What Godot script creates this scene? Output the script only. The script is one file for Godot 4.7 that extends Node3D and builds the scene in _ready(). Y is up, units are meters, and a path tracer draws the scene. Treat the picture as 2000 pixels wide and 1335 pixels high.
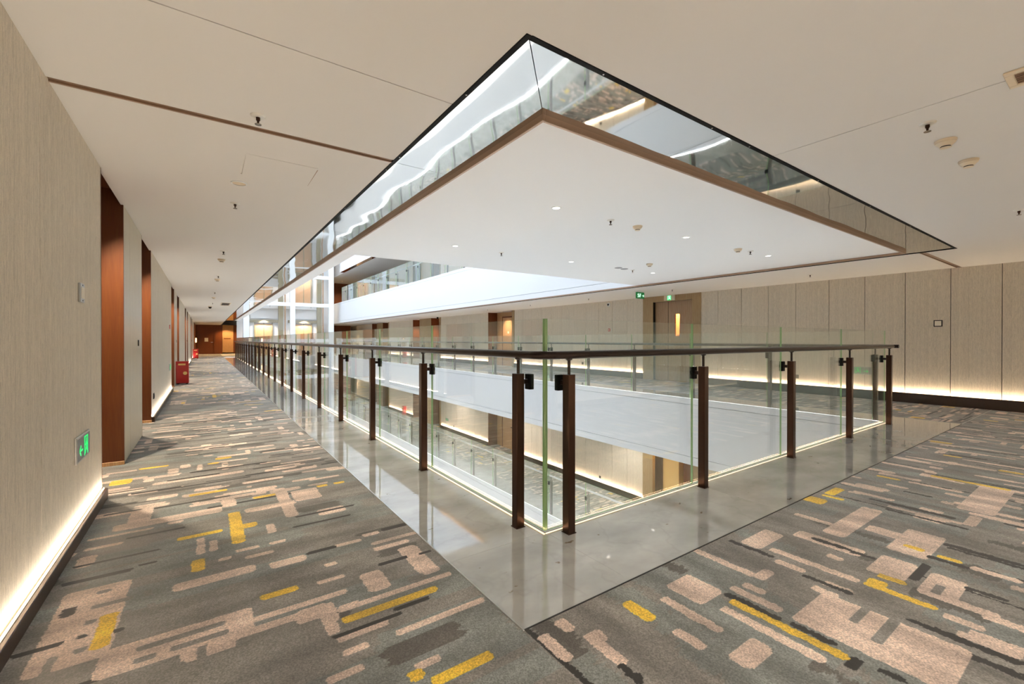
extends Node3D
# A hotel gallery round an atrium. Plan coordinates: x to the right, y up, z FORWARD along the long corridor (Godot -z).

const F := 3.85            # floor to floor
const WL := -0.64          # face of the left wall
const WR := 11.1           # face of the right wall
const CE := 2.5            # ceiling height
const RT := 11.9           # underside of the glass roof
const ZE := 35.0           # far end of the atrium

var M := {}
var org := Vector3.ZERO
var used := {}
var cache := {}
var rng := RandomNumberGenerator.new()

# traced dye marks of the carpet, metres on the floor: x0, z0, x1, z1
const CL := {"p": [-0.54, 2.251, -0.3, 2.901, -0.33, 2.101, 0.17, 2.286, -0.08, 1.959, 0.48, 2.121, -0.58, 3.601, -0.27, 3.613, -0.57, 3.432, -0.4, 3.465, -0.57, 3.194, -0.49, 3.34, -0.48, 3.678, 0.1, 3.792, -0.2, 3.617, -0.12, 3.66, -0.04, 3.014, -0, 3.257, 0.02, 3.019, 0.06, 3.173, 0.32, 3.094, 0.37, 3.249, 0.28, 2.604, 0.46, 2.677, 0.14, 2.925, 0.26, 2.949, 0.18, 2.813, 0.32, 2.825, 0.06, 2.86, 0.12, 2.888, 0.31, 2.923, 0.4, 2.946, 0.52, 2.464, 0.58, 2.493, 0.46, 2.306, 0.58, 2.339, -0.13, 2.63, 0.22, 2.713, 0.16, 2.156, 0.56, 2.194, 0.49, 2.033, 0.58, 2.065, 0.45, 3.299, 0.53, 3.989, 0.1, 3.756, 0.19, 3.936, 0.23, 3.547, 0.55, 3.637, -0.42, 3.734, -0.3, 4.1, 0.64, 3.206, 0.82, 3.318, 0.55, 3.589, 0.74, 3.847, 0.48, 2.024, 1.04, 2.036, 0.64, 2.089, 0.75, 2.28, 0.9, 2.086, 1.01, 2.439, 0.79, 2.485, 1, 2.53, 0.8, 2.58, 1.08, 2.592, 0.62, 2.669, 0.77, 2.691, 0.79, 2.706, 0.89, 2.746, 0.52, 2.467, 0.58, 2.496, 0.45, 2.312, 0.58, 2.333, 0.43, 1.817, 0.64, 1.845, 0.43, 1.735, 0.53, 1.747, 0.64, 1.727, 1.06, 1.75, 0.35, 1.623, 0.48, 1.643, 0.63, 1.511, 0.73, 1.523, 0.33, 1.879, 0.46, 2.131],
	"g": [-0.53, 2.93, -0.47, 2.983, -0.42, 2.819, -0.37, 2.843, -0.42, 2.683, -0.27, 2.695, -0.42, 2.544, -0.38, 2.57, -0.3, 2.501, -0.27, 2.577, -0.42, 2.333, -0.38, 2.359, -0.21, 2.361, -0.19, 2.578, -0.23, 2.665, -0.21, 2.722, -0.04, 2.293, 0.04, 2.309, -0.16, 2.3, -0.08, 2.312, -0.22, 2.219, 0.07, 2.231, -0.11, 2.14, 0.08, 2.163, -0.02, 2.017, 0, 2.105, -0.22, 2.131, -0.15, 2.163, -0.1, 2.005, -0.06, 2.045, 0.1, 1.963, 0.32, 2.069, -0.48, 2.207, -0.47, 2.352, -0.13, 1.833, 0.41, 2.027, 0.35, 1.996, 0.39, 2.025, 0.83, 2.055, 0.92, 2.118],
	"k": [-0.52, 2.663, -0.47, 2.742, -0.42, 2.439, -0.39, 2.462, -0.31, 2.404, -0.28, 2.432, -0.6, 2.428, -0.46, 2.455, -0.3, 4.004, 0.16, 4.035, 0.46, 3.1, 0.82, 3.112, -0.57, 3.209, -0.21, 3.229, -0.39, 3.499, -0.1, 3.511, -0.29, 3.045, -0.21, 3.057, 0.46, 2.666, 0.62, 2.68, -0.57, 4.043, -0.37, 4.067, 0.5, 3.266, 0.89, 3.284, -0.58, 3.002, -0.31, 3.039, 0.47, 2.661, 0.63, 2.692, 0.76, 2.311, 0.92, 2.337, 0.98, 2.306, 1.06, 2.318, 0.91, 2.719, 1.09, 2.759, 0.42, 1.849, 0.71, 1.87, 0.69, 1.888, 0.86, 1.903],
	"y": [0.13, 3.049, 0.2, 3.61, -0.14, 3.308, 0.09, 3.32, 0.18, 3.268, 0.28, 3.346, -0.06, 2.799, 0, 2.946, 0.21, 2.317, 0.37, 2.358, -0.37, 2.319, -0.31, 2.584, -0.65, 4.845, -0.51, 5.003, 0.75, 3.838, 0.83, 3.881, 0.88, 3.843, 0.97, 3.878, 0.48, 1.934, 0.92, 1.963, 0.59, 1.473, 0.65, 1.489, 0.65, 1.409, 0.9, 1.421],
	}
const CR := {"p": [1.21, 1.341, 1.27, 1.426, 1.11, 1.22, 1.13, 1.388, 0.99, 1.292, 1, 1.42, 1.27, 1.089, 1.28, 1.288, 1.27, 1.22, 1.34, 1.288, 0.99, 1.157, 1.02, 1.249, 1.84, 1.132, 2.03, 1.325, 2.09, 0.905, 2.1, 1.133, 2.17, 1.012, 2.18, 1.114, 2.54, 0.991, 2.55, 1.132, 2.65, 0.795, 2.68, 1.213, 2.84, 0.923, 2.86, 0.997, 2.49, 0.775, 2.54, 0.894, 2.41, 0.803, 2.43, 0.909, 2.28, 1.12, 2.31, 1.459, 2.28, 1.07, 2.41, 1.126, 2.6, 1.247, 2.92, 1.357, 2.07, 0.361, 2.42, 0.859, 1.88, 0.669, 1.92, 1.069, 1.62, 0.806, 1.81, 0.894, 1.73, 0.983, 1.76, 1.268, 1.59, 0.967, 1.6, 1.098, 2.96, 0.884, 3.08, 1.222, 3.17, 1.025, 3.89, 1.14, 3.42, 0.818, 3.54, 1, 3.22, 0.664, 3.67, 0.84, 2.83, 0.67, 3.11, 0.82, 2.78, 0.479, 3.08, 0.609, 2.78, 0.343, 2.85, 0.539, 3.31, 0.329, 3.32, 0.508, 3.93, 0.731, 4.04, 0.88, 3.32, 1.133, 3.36, 1.361, 4.4, 0.566, 5.26, 0.749, 4.65, 0.57, 4.66, 0.705, 2.52, 0.25, 2.54, 0.424, 2.63, 0.363, 2.66, 0.487],
	"y": [1.54, 1.193, 1.61, 1.345, 1.97, 0.624, 2, 1.076, 2.66, 0.515, 2.69, 0.777, 2.69, 0.702, 2.76, 0.777, 2.8, 0.655, 2.85, 0.763, 3.35, 0.698, 3.36, 0.787, 3.33, 0.546, 3.35, 0.643, 3.68, 1.329, 3.82, 1.45, 3.97, 1.351, 4.21, 1.417, 3.91, 1.27, 3.94, 1.408, 4.86, 1.174, 4.9, 1.33, 5.24, 0.589, 5.3, 1.058, 5.96, 0.591, 6.03, 0.743, 7.02, 1.242, 7.12, 1.425],
	"k": [1.25, 0.996, 1.26, 1.098, 2.47, 0.245, 2.48, 0.572, 2.03, 0.681, 2.04, 0.843, 2, 0.877, 2.04, 1.121, 4.1, 0.707, 4.16, 1.069, 3.96, 0.617, 3.97, 1.034, 4.54, 0.905, 4.56, 1.07, 3.54, 0.356, 3.59, 0.656, 3.27, 0.508, 3.31, 0.672, 3, 0.94, 3.04, 1.136, 3, 0.826, 3.02, 0.938, 2.5, 0.772, 2.51, 0.982, 2.57, 1.156, 2.58, 1.407, 2.9, 0.634, 3.16, 0.663, 3.02, 0.343, 3.03, 0.482, 2.01, 0.465, 2.02, 0.541, 1.93, 0.595, 2.02, 0.612],
	"g": [2.26, 0.684, 2.5, 0.711, 2.18, 0.578, 2.43, 0.614, 2.83, 0.547, 2.95, 0.559],
	}


func V(x: float, y: float, z: float) -> Vector3:
	return Vector3(x, y, -z)

func numbered(n: String) -> String:
	if not used.has(n):
		used[n] = 0
		return n
	used[n] += 1
	return "%s_%03d" % [n, used[n]]

# ---------------------------------------------------------------- nodes
func thing(called: String, label: String, category: String, at := Vector3.ZERO, group := "") -> Node3D:
	var o := Node3D.new()
	o.name = numbered(called)
	add_child(o)
	o.position = at
	org = at
	o.set_meta("label", label)
	o.set_meta("category", category)
	if group:
		o.set_meta("group", group)
	return o

func structure(called: String, label: String, category: String) -> Node3D:
	var o := thing(called, label, category)
	o.set_meta("kind", "structure")
	return o

func part(parent: Node, called: String, mesh: Mesh, mat: Material, at := Vector3.ZERO, turn := 0.0) -> MeshInstance3D:
	var o := MeshInstance3D.new()
	o.name = called
	o.mesh = mesh
	o.material_override = mat
	o.position = at
	o.rotation.y = turn
	parent.add_child(o, true)
	return o

# ---------------------------------------------------------------- meshes
func stool() -> SurfaceTool:
	var st := SurfaceTool.new()
	st.begin(Mesh.PRIMITIVE_TRIANGLES)
	return st

func tri(st: SurfaceTool, a: Vector3, b: Vector3, c: Vector3, n: Vector3, ua := Vector2.ZERO, ub := Vector2.ZERO, uc := Vector2.ZERO) -> void:
	st.set_normal(n)
	if (b - a).cross(c - a).dot(n) > 0.0:
		st.set_uv(ua); st.add_vertex(a)
		st.set_uv(uc); st.add_vertex(c)
		st.set_uv(ub); st.add_vertex(b)
	else:
		st.set_uv(ua); st.add_vertex(a)
		st.set_uv(ub); st.add_vertex(b)
		st.set_uv(uc); st.add_vertex(c)

func quad(st: SurfaceTool, a: Vector3, b: Vector3, c: Vector3, d: Vector3, n: Vector3) -> void:
	var ua := Vector2(0, 0)
	var ub := Vector2(1, 0)
	var uc := Vector2(1, 1)
	var ud := Vector2(0, 1)
	tri(st, a, b, c, n, ua, ub, uc)
	tri(st, a, c, d, n, ua, uc, ud)

func box_into(st: SurfaceTool, lo: Vector3, hi: Vector3, bev := 0.0) -> void:
	var c := (lo + hi) * 0.5
	var h := (hi - lo).abs() * 0.5
	var e := minf(bev, minf(h.x, minf(h.y, h.z)) * 0.6)
	for a in 3:
		var b := (a + 1) % 3
		var d := (a + 2) % 3
		for s in [-1.0, 1.0]:
			var q := []
			for k in [[-1, -1], [1, -1], [1, 1], [-1, 1]]:
				var p := Vector3.ZERO
				p[a] = s * h[a]
				p[b] = k[0] * (h[b] - e)
				p[d] = k[1] * (h[d] - e)
				q.append(c + p)
			var n := Vector3.ZERO
			n[a] = s
			quad(st, q[0], q[1], q[2], q[3], n)
	if e <= 0.0:
		return
	for a in 3:
		var b := (a + 1) % 3
		var d := (a + 2) % 3
		for s in [-1.0, 1.0]:
			for t in [-1.0, 1.0]:
				var q := []
				for k in [[0, -1], [0, 1], [1, 1], [1, -1]]:
					var p := Vector3.ZERO
					p[d] = k[1] * (h[d] - e)
					p[a] = s * (h[a] if k[0] == 0 else h[a] - e)
					p[b] = t * (h[b] - e if k[0] == 0 else h[b])
					q.append(c + p)
				var n := Vector3.ZERO
				n[a] = s
				n[b] = t
				quad(st, q[0], q[1], q[2], q[3], n.normalized())
	for sx in [-1.0, 1.0]:
		for sy in [-1.0, 1.0]:
			for sz in [-1.0, 1.0]:
				var g := Vector3(sx, sy, sz)
				tri(st, c + g * Vector3(h.x, h.y - e, h.z - e), c + g * Vector3(h.x - e, h.y, h.z - e), c + g * Vector3(h.x - e, h.y - e, h.z), g.normalized())

# a box in plan coordinates, relative to the thing being built
func B(x0: float, x1: float, y0: float, y1: float, z0: float, z1: float, bev := 0.0) -> ArrayMesh:
	var st := stool()
	box_into(st, V(x0, y0, z0) - org, V(x1, y1, z1) - org, bev)
	return st.commit()

# a box round the origin of its own node, shared between alike pieces
func own_box(w: float, h: float, d: float, bev := 0.0, up := 0.0) -> ArrayMesh:
	var key := "box %f %f %f %f %f" % [w, h, d, bev, up]
	if not cache.has(key):
		var st := stool()
		box_into(st, Vector3(-w / 2, up, -d / 2), Vector3(w / 2, up + h, d / 2), bev)
		cache[key] = st.commit()
	return cache[key]

# profile of (radius, y) turned round the y axis; flat steps keep hard edges
func lathe(profile: Array, n := 20) -> ArrayMesh:
	var key := "lathe %s %d" % [str(profile), n]
	if cache.has(key):
		return cache[key]
	var st := stool()
	for k in profile.size() - 1:
		var p: Vector2 = profile[k]
		var q: Vector2 = profile[k + 1]
		var slope := Vector2(q.y - p.y, p.x - q.x)
		if slope.length() < 1e-7:
			continue
		slope = slope.normalized()
		for i in n:
			var a := TAU * i / n
			var b := TAU * (i + 1) / n
			var da := Vector3(cos(a), 0, sin(a))
			var db := Vector3(cos(b), 0, sin(b))
			var na := da * slope.x + Vector3.UP * slope.y
			var nb := db * slope.x + Vector3.UP * slope.y
			var v := [da * p.x + Vector3.UP * p.y, db * p.x + Vector3.UP * p.y, db * q.x + Vector3.UP * q.y, da * q.x + Vector3.UP * q.y]
			var ns := [na, nb, nb, na]
			for t in [[0, 1, 2], [0, 2, 3]]:
				var face: Vector3 = (v[t[1]] - v[t[0]]).cross(v[t[2]] - v[t[0]])
				if face.length() < 1e-10:
					continue
				var turn: Array = t if face.dot(na + nb) < 0.0 else [t[0], t[2], t[1]]
				for j in turn:
					st.set_normal(ns[j])
					st.set_uv(Vector2.ZERO)
					st.add_vertex(v[j])
	cache[key] = st.commit()
	return cache[key]

# a round bar along a path
func tube(path: Array, r: float, n := 14) -> ArrayMesh:
	var st := stool()
	var rings := []
	for i in path.size():
		var a: Vector3 = path[maxi(i - 1, 0)]
		var b: Vector3 = path[mini(i + 1, path.size() - 1)]
		var d := (b - a).normalized()
		var side := d.cross(Vector3.UP).normalized()
		var up := side.cross(d)
		var ring := []
		for k in n:
			var t := TAU * k / n
			ring.append(side * cos(t) + up * sin(t))
		rings.append(ring)
	for i in path.size() - 1:
		for k in n:
			var j := (k + 1) % n
			var v := [path[i] + rings[i][k] * r, path[i] + rings[i][j] * r, path[i + 1] + rings[i + 1][j] * r, path[i + 1] + rings[i + 1][k] * r]
			var ns := [rings[i][k], rings[i][j], rings[i + 1][j], rings[i + 1][k]]
			for t in [[0, 1, 2], [0, 2, 3]]:
				var face: Vector3 = (v[t[1]] - v[t[0]]).cross(v[t[2]] - v[t[0]])
				var turn: Array = t if face.dot(ns[t[0]]) < 0.0 else [t[0], t[2], t[1]]
				for q in turn:
					st.set_normal(ns[q])
					st.set_uv(Vector2.ZERO)
					st.add_vertex(v[q])
	for e in [0, path.size() - 1]:
		var other: Vector3 = path[1] if e == 0 else path[path.size() - 2]
		var n_end: Vector3 = (path[e] - other).normalized()
		for k in n:
			tri(st, path[e], path[e] + rings[e][k] * r, path[e] + rings[e][(k + 1) % n] * r, n_end)
	return st.commit()

# flat strokes on a sign, 2 mm proud, in the sign's own x y plane
func stroke(st: SurfaceTool, a: Vector2, b: Vector2, w: float, z := 0.002) -> void:
	var d := (b - a).normalized()
	var s := Vector2(-d.y, d.x) * w / 2
	var p := [a - s, b - s, b + s, a + s]
	var f := []
	for q in p:
		f.append(Vector3(q.x, q.y, z))
	quad(st, f[0], f[1], f[2], f[3], Vector3.BACK)
	for i in 4:
		var j := (i + 1) % 4
		var m: Vector3 = (f[i] + f[j]) / 2 - (f[0] + f[2]) / 2
		m.z = 0
		quad(st, f[i], f[j], f[j] - Vector3(0, 0, z), f[i] - Vector3(0, 0, z), m.normalized())

func dot(st: SurfaceTool, c: Vector2, r: float, z := 0.002) -> void:
	for i in 12:
		var a := TAU * i / 12
		var b := TAU * (i + 1) / 12
		tri(st, Vector3(c.x, c.y, z), Vector3(c.x + r * cos(a), c.y + r * sin(a), z), Vector3(c.x + r * cos(b), c.y + r * sin(b), z), Vector3.BACK)

# the running figure in a doorway, about 1 high
func runner(st: SurfaceTool, o: Vector2, s: float, flip := 1.0) -> void:
	var p := func(x, y): return o + Vector2(x * flip, y) * s
	stroke(st, p.call(-0.36, -0.5), p.call(-0.36, 0.5), 0.07 * s)
	stroke(st, p.call(0.36, -0.5), p.call(0.36, 0.5), 0.07 * s)
	stroke(st, p.call(-0.4, 0.47), p.call(0.4, 0.47), 0.07 * s)
	dot(st, p.call(-0.02, 0.3), 0.1 * s)
	stroke(st, p.call(0.0, 0.2), p.call(0.06, -0.1), 0.16 * s)
	stroke(st, p.call(0.02, 0.16), p.call(-0.2, 0.04), 0.07 * s)
	stroke(st, p.call(0.04, 0.16), p.call(0.24, 0.0), 0.07 * s)
	stroke(st, p.call(0.05, -0.08), p.call(-0.14, -0.22), 0.09 * s)
	stroke(st, p.call(-0.14, -0.22), p.call(-0.22, -0.42), 0.08 * s)
	stroke(st, p.call(0.06, -0.08), p.call(0.2, -0.28), 0.09 * s)
	stroke(st, p.call(0.2, -0.28), p.call(0.38, -0.36), 0.08 * s)

func arrow(st: SurfaceTool, o: Vector2, s: float, dir: float) -> void:
	stroke(st, o - Vector2(dir * 0.5, 0) * s, o + Vector2(dir * 0.4, 0) * s, 0.16 * s)
	stroke(st, o + Vector2(dir * 0.5, 0) * s, o + Vector2(dir * 0.1, 0.38) * s, 0.16 * s)
	stroke(st, o + Vector2(dir * 0.5, 0) * s, o + Vector2(dir * 0.1, -0.38) * s, 0.16 * s)

# ---------------------------------------------------------------- materials
func paint(c: Color, rough := 0.8, metal := 0.0) -> StandardMaterial3D:
	var m := StandardMaterial3D.new()
	m.albedo_color = c
	m.roughness = rough
	m.metallic = metal
	return m

func lamp_mat(c: Color, energy: float, base := Color(0.9, 0.9, 0.9)) -> StandardMaterial3D:
	var m := paint(base, 0.5)
	m.emission_enabled = true
	m.emission = c
	m.emission_energy_multiplier = energy
	return m

func triplanar(m: StandardMaterial3D, tex: Texture2D, scale: Vector3) -> StandardMaterial3D:
	m.albedo_texture = tex
	m.uv1_triplanar = true
	m.uv1_world_triplanar = true
	m.uv1_scale = scale
	m.uv1_triplanar_sharpness = 8.0
	return m

# woven cloth: upright threads of uneven tone, crossed by fine weft
func fabric_texture() -> ImageTexture:
	var n := 512
	var img := Image.create_empty(n, n, false, Image.FORMAT_RGB8)
	var wide := FastNoiseLite.new()
	wide.seed = 4
	wide.frequency = 0.02
	var col := PackedFloat32Array()
	for x in n:
		col.append(rng.randf_range(-0.03, 0.03) + 0.03 * wide.get_noise_2d(x * 3.0, 3.0))
	var data := PackedByteArray()
	data.resize(n * n * 3)
	var run := PackedFloat32Array()
	run.resize(n)
	for y in n:
		for x in n:
			if rng.randf() < 0.06:
				run[x] = rng.randf_range(-0.07, 0.07)
			var v := clampf(0.925 + col[x] + run[x] + rng.randf_range(-0.04, 0.04), 0.0, 1.0)
			var i := (y * n + x) * 3
			data[i] = int(v * 255)
			data[i + 1] = int(v * 253)
			data[i + 2] = int(v * 248)
	img.set_data(n, n, false, Image.FORMAT_RGB8, data)
	return ImageTexture.create_from_image(img)

# upright wood grain
func wood_texture(seed_: int) -> ImageTexture:
	var w := 512
	var h := 512
	var a := FastNoiseLite.new()
	a.seed = seed_
	a.frequency = 0.012
	var data := PackedByteArray()
	data.resize(w * h * 3)
	for y in h:
		for x in w:
			var ring := sin((x + 26.0 * a.get_noise_2d(x * 0.7, y * 0.22)) * 0.16) * 0.5 + 0.5
			var fine := a.get_noise_2d(x * 16.0, y * 0.9)
			var v := clampf(0.89 + 0.035 * ring + 0.07 * fine, 0.0, 1.0)
			var i := (y * w + x) * 3
			data[i] = int(v * 255)
			data[i + 1] = int(v * v * 255 / 0.95 if v < 0.95 else v * 255)
			data[i + 2] = int(v * v * v * 255 / 0.9 if v < 0.95 else v * 250)
	var img := Image.create_empty(w, h, false, Image.FORMAT_RGB8)
	img.set_data(w, h, false, Image.FORMAT_RGB8, data)
	return ImageTexture.create_from_image(img)

# polished grey stone: clouds, faint veins and a few brown specks of dirt
func stone_texture() -> ImageTexture:
	var n := 768
	var a := FastNoiseLite.new()
	a.seed = 11
	a.frequency = 0.006
	a.fractal_octaves = 5
	var b := FastNoiseLite.new()
	b.seed = 12
	b.frequency = 0.028
	var data := PackedByteArray()
	data.resize(n * n * 3)
	for y in n:
		for x in n:
			var cloud := a.get_noise_2d(x, y * 1.8)
			var vein := 1.0 - minf(1.0, absf(a.get_noise_2d(x + 900, y)) * 14.0)
			var v := 0.88 + 0.13 * cloud - 0.03 * vein
			var dirt := smoothstep(0.60, 0.68, b.get_noise_2d(x * 0.8, y * 1.3))
			var i := (y * n + x) * 3
			data[i] = int(clampf(v * (1.0 - 0.28 * dirt), 0, 1) * 255)
			data[i + 1] = int(clampf(v * 0.995 * (1.0 - 0.36 * dirt), 0, 1) * 255)
			data[i + 2] = int(clampf(v * 0.975 * (1.0 - 0.45 * dirt), 0, 1) * 255)
	var img := Image.create_empty(n, n, false, Image.FORMAT_RGB8)
	img.set_data(n, n, false, Image.FORMAT_RGB8, data)
	return ImageTexture.create_from_image(img)

# ragged, round-cornered mark of dye; u and v are pixels
func mark(img: Image, u0: float, v0: float, u1: float, v1: float, c: Color, ragged: float) -> void:
	var w := img.get_width()
	var h := img.get_height()
	var r := minf(minf(u1 - u0, v1 - v0) * 0.28, 6.0)
	var e0 := 0.0
	var e1 := 0.0
	for v in range(int(v0), int(v1) + 1):
		var cut := 0.0
		var from_end := minf(v - v0, v1 - v)
		if from_end < r:
			cut = r - sqrt(maxf(0.0, r * r - (r - from_end) * (r - from_end)))
		e0 = e0 * 0.7 + rng.randf_range(-ragged, ragged)
		e1 = e1 * 0.7 + rng.randf_range(-ragged, ragged)
		var a := int(u0 + cut + e0)
		var b := int(u1 - cut + e1)
		if b > a:
			img.fill_rect(Rect2i(a, posmod(v, h), mini(b - a, w - maxi(a, 0)), 1), c)

# tufted carpet: long = 0, marks run along u; long = 1, along v. x0 z0 = the corner of the sheet; px = pixels per metre in u and v
func carpet_texture(w: int, h: int, pu: float, pv: float, x0: float, z0: float, long: int, traced: Dictionary, skip: Rect2) -> ImageTexture:
	var img := Image.create_empty(w, h, false, Image.FORMAT_RGB8)
	var col := {"c": Color(0.33, 0.325, 0.31), "g": Color(0.475, 0.468, 0.452), "t": Color(0.465, 0.485, 0.475), "p": Color(0.79, 0.71, 0.66), "k": Color(0.12, 0.12, 0.118), "y": Color(0.86, 0.71, 0.24)}
	img.fill(col.g)
	var area := (w / pu) * (h / pv)
	var kinds := [["t", 3.2, 0.5, 1.4, 0.06, 0.2, 5.0], ["c", 2.4, 0.12, 0.5, 0.04, 0.13, 4.0], ["p", 13.0, 0.08, 0.42, 0.03, 0.085, 1.2], ["P", 3.0, 0.06, 0.3, 0.04, 0.09, 1.2], ["k", 5.0, 0.15, 0.7, 0.014, 0.035, 1.4], ["h", 3.0, 0.05, 0.16, 0.03, 0.07, 1.2], ["y", 0.55, 0.08, 0.4, 0.045, 0.07, 1.0], ["Y", 0.2, 0.1, 0.2, 0.06, 0.08, 1.0]]
	for k in kinds:
		for i in int(area * k[1]):
			var a := rng.randf_range(k[2], k[3])
			var b := rng.randf_range(k[4], k[5])
			var along: bool = (long == 0) != (k[0] == "P" or k[0] == "Y")
			var su := (a if along else b) * pu
			var sv := (b if along else a) * pv
			var u := rng.randf_range(0, w - 1) - su * 0.3
			var v := rng.randf_range(0, h - 1)
			var at := Vector2(x0 + u / pu, z0 + v / pv)
			if skip.has_area() and skip.has_point(at) and k[0] != "t" and k[0] != "c":
				continue
			var id: String = {"P": "p", "h": "g", "Y": "y"}.get(k[0], k[0])
			mark(img, maxf(u, 0), v, minf(u + su, w - 1), v + sv, col[id], k[6])
	var least := {"p": 0.034 if long == 0 else 0.055, "g": 0.03, "k": 0.022 if long == 0 else 0.034, "y": 0.048}
	for id in ["p", "g", "k", "y"]:
		var d: Array = traced.get(id, [])
		for i in d.size() / 4:
			var a := Vector2(d[i * 4], d[i * 4 + 1])
			var b := Vector2(d[i * 4 + 2], d[i * 4 + 3])
			var m := (a + b) / 2
			var s := (b - a).max(Vector2(least[id], least[id])) / 2
			mark(img, maxf((m.x - s.x - x0) * pu, 0), (m.y - s.y - z0) * pv, minf((m.x + s.x - x0) * pu, w - 1), (m.y + s.y - z0) * pv, col[id], 1.3 if id == "k" else 0.8)
	var data := img.get_data()
	var mottle := FastNoiseLite.new()
	mottle.seed = 31
	mottle.frequency = 0.018
	mottle.fractal_octaves = 3
	var su := 0.35 if long == 0 else 1.0
	var sv := 1.0 if long == 0 else 0.35
	for i in w * h:
		var t := rng.randf_range(0.8, 1.2) * (1.0 + 0.28 * mottle.get_noise_2d((i % w) * su, (i / w) * sv))
		var j := i * 3
		data[j] = mini(255, int(data[j] * t))
		data[j + 1] = mini(255, int(data[j + 1] * t))
		data[j + 2] = mini(255, int(data[j + 2] * t))
	img.set_data(w, h, false, Image.FORMAT_RGB8, data)
	return ImageTexture.create_from_image(img)

func pile_noise() -> NoiseTexture2D:
	var t := NoiseTexture2D.new()
	var n := FastNoiseLite.new()
	n.seed = 21
	n.frequency = 0.12
	t.noise = n
	t.width = 512
	t.height = 512
	t.seamless = true
	return t

func make_materials() -> void:
	rng.seed = 5
	var cloth := fabric_texture()
	var grain := wood_texture(3)
	M.cloth = triplanar(paint(Color(0.925, 0.89, 0.835), 0.95), cloth, Vector3(1.1, 1.1, 1.1))
	M.laminate = triplanar(paint(Color(0.85, 0.82, 0.74), 0.28), cloth, Vector3(1.5, 0.25, 1.5))
	M.wood = triplanar(paint(Color(0.49, 0.265, 0.10), 0.45), grain, Vector3(1.1, 0.7, 1.1))
	M.jamb = triplanar(paint(Color(0.40, 0.215, 0.06), 0.45), grain, Vector3(1.1, 0.7, 1.1))
	M.oak = triplanar(paint(Color(0.72, 0.63, 0.47), 0.55), grain, Vector3(1.3, 0.7, 1.3))
	M.door_wood = triplanar(paint(Color(0.72, 0.62, 0.50), 0.5), grain, Vector3(1.2, 0.6, 1.2))
	M.tan = triplanar(paint(Color(0.82, 0.67, 0.49), 0.5), grain, Vector3(1.2, 0.6, 1.2))
	M.plaster = paint(Color(0.86, 0.85, 0.835), 0.9)
	M.white = paint(Color(0.865, 0.87, 0.87), 0.55)
	M.bright = paint(Color(0.93, 0.93, 0.925), 0.6)
	M.white_metal = paint(Color(0.90, 0.91, 0.91), 0.4)
	M.stone = triplanar(paint(Color(0.775, 0.785, 0.785), 0.05), stone_texture(), Vector3(0.3, 0.3, 0.3))
	M.stone.metallic_specular = 0.7
	M.stone.clearcoat_enabled = true
	M.stone.clearcoat = 0.5
	M.stone.clearcoat_roughness = 0.02
	M.joint = paint(Color(0.12, 0.11, 0.10), 0.9)
	M.bronze = paint(Color(0.24, 0.165, 0.125), 0.3, 0.8)
	M.rail = paint(Color(0.15, 0.105, 0.085), 0.28, 0.55)
	M.black = paint(Color(0.03, 0.028, 0.026), 0.7)
	M.black.metallic_specular = 0.25
	M.skirting = paint(Color(0.20, 0.135, 0.10), 0.4)
	M.copper = paint(Color(0.60, 0.50, 0.42), 0.4, 0.5)
	M.mirror = paint(Color(0.88, 0.89, 0.89), 0.035, 1.0)
	M.rose_mirror = paint(Color(0.86, 0.70, 0.58), 0.06, 1.0)
	M.steel = paint(Color(0.72, 0.72, 0.71), 0.3, 0.9)
	M.chrome = paint(Color(0.6, 0.58, 0.55), 0.2, 1.0)
	M.plastic = paint(Color(0.86, 0.80, 0.70), 0.45)
	M.pale = paint(Color(0.88, 0.87, 0.84), 0.35, 0.2)
	M.dark = paint(Color(0.06, 0.055, 0.05), 0.6)
	M.grey = paint(Color(0.52, 0.53, 0.54), 0.5)
	M.red = paint(Color(0.72, 0.06, 0.05), 0.35)
	M.cream = paint(Color(0.95, 0.80, 0.50), 0.5)
	M.paper = paint(Color(0.93, 0.90, 0.84), 0.8)
	M.olive = paint(Color(0.55, 0.50, 0.36), 0.5)
	M.green_box = paint(Color(0.05, 0.36, 0.16), 0.4)
	M.concrete = paint(Color(0.80, 0.80, 0.79), 0.9)
	M.lobby = paint(Color(0.90, 0.90, 0.89), 0.35)
	M.edge = paint(Color(0.54, 0.68, 0.48), 0.12)
	M.edge.metallic_specular = 0.7
	M.edge.backlight_enabled = true
	M.edge.backlight = Color(0.36, 0.46, 0.32)
	M.glass = paint(Color(0.80, 0.93, 0.84, 0.05), 0.0)
	M.glass.transparency = BaseMaterial3D.TRANSPARENCY_ALPHA
	M.clear = paint(Color(0.93, 0.97, 0.97, 0.03), 0.0)
	M.clear.transparency = BaseMaterial3D.TRANSPARENCY_ALPHA
	M.led_warm = lamp_mat(Color(1.0, 0.86, 0.68), 4.0)
	M.led_edge = lamp_mat(Color(1.0, 0.84, 0.66), 1.1)
	M.led_cool = lamp_mat(Color(0.97, 0.98, 1.0), 3.0)
	M.green_lamp = lamp_mat(Color(0.10, 0.85, 0.42), 1.0, Color(0.03, 0.3, 0.15))
	M.sign_white = lamp_mat(Color(0.75, 1.0, 0.85), 1.2)
	M.lens = lamp_mat(Color(1.0, 0.97, 0.90), 4.0)
	M.warm_lens = lamp_mat(Color(1.0, 0.80, 0.55), 4.0)
	var pile := pile_noise()
	rng.seed = 77
	M.carpet_l = paint(Color.WHITE, 1.0)
	M.carpet_l.albedo_texture = carpet_texture(520, 2048, 520 / 1.9, 2048 / 8.0, -0.78, 0.0, 0, CL, Rect2(-0.78, 1.0, 1.9, 2.75))
	rng.seed = 78
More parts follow.
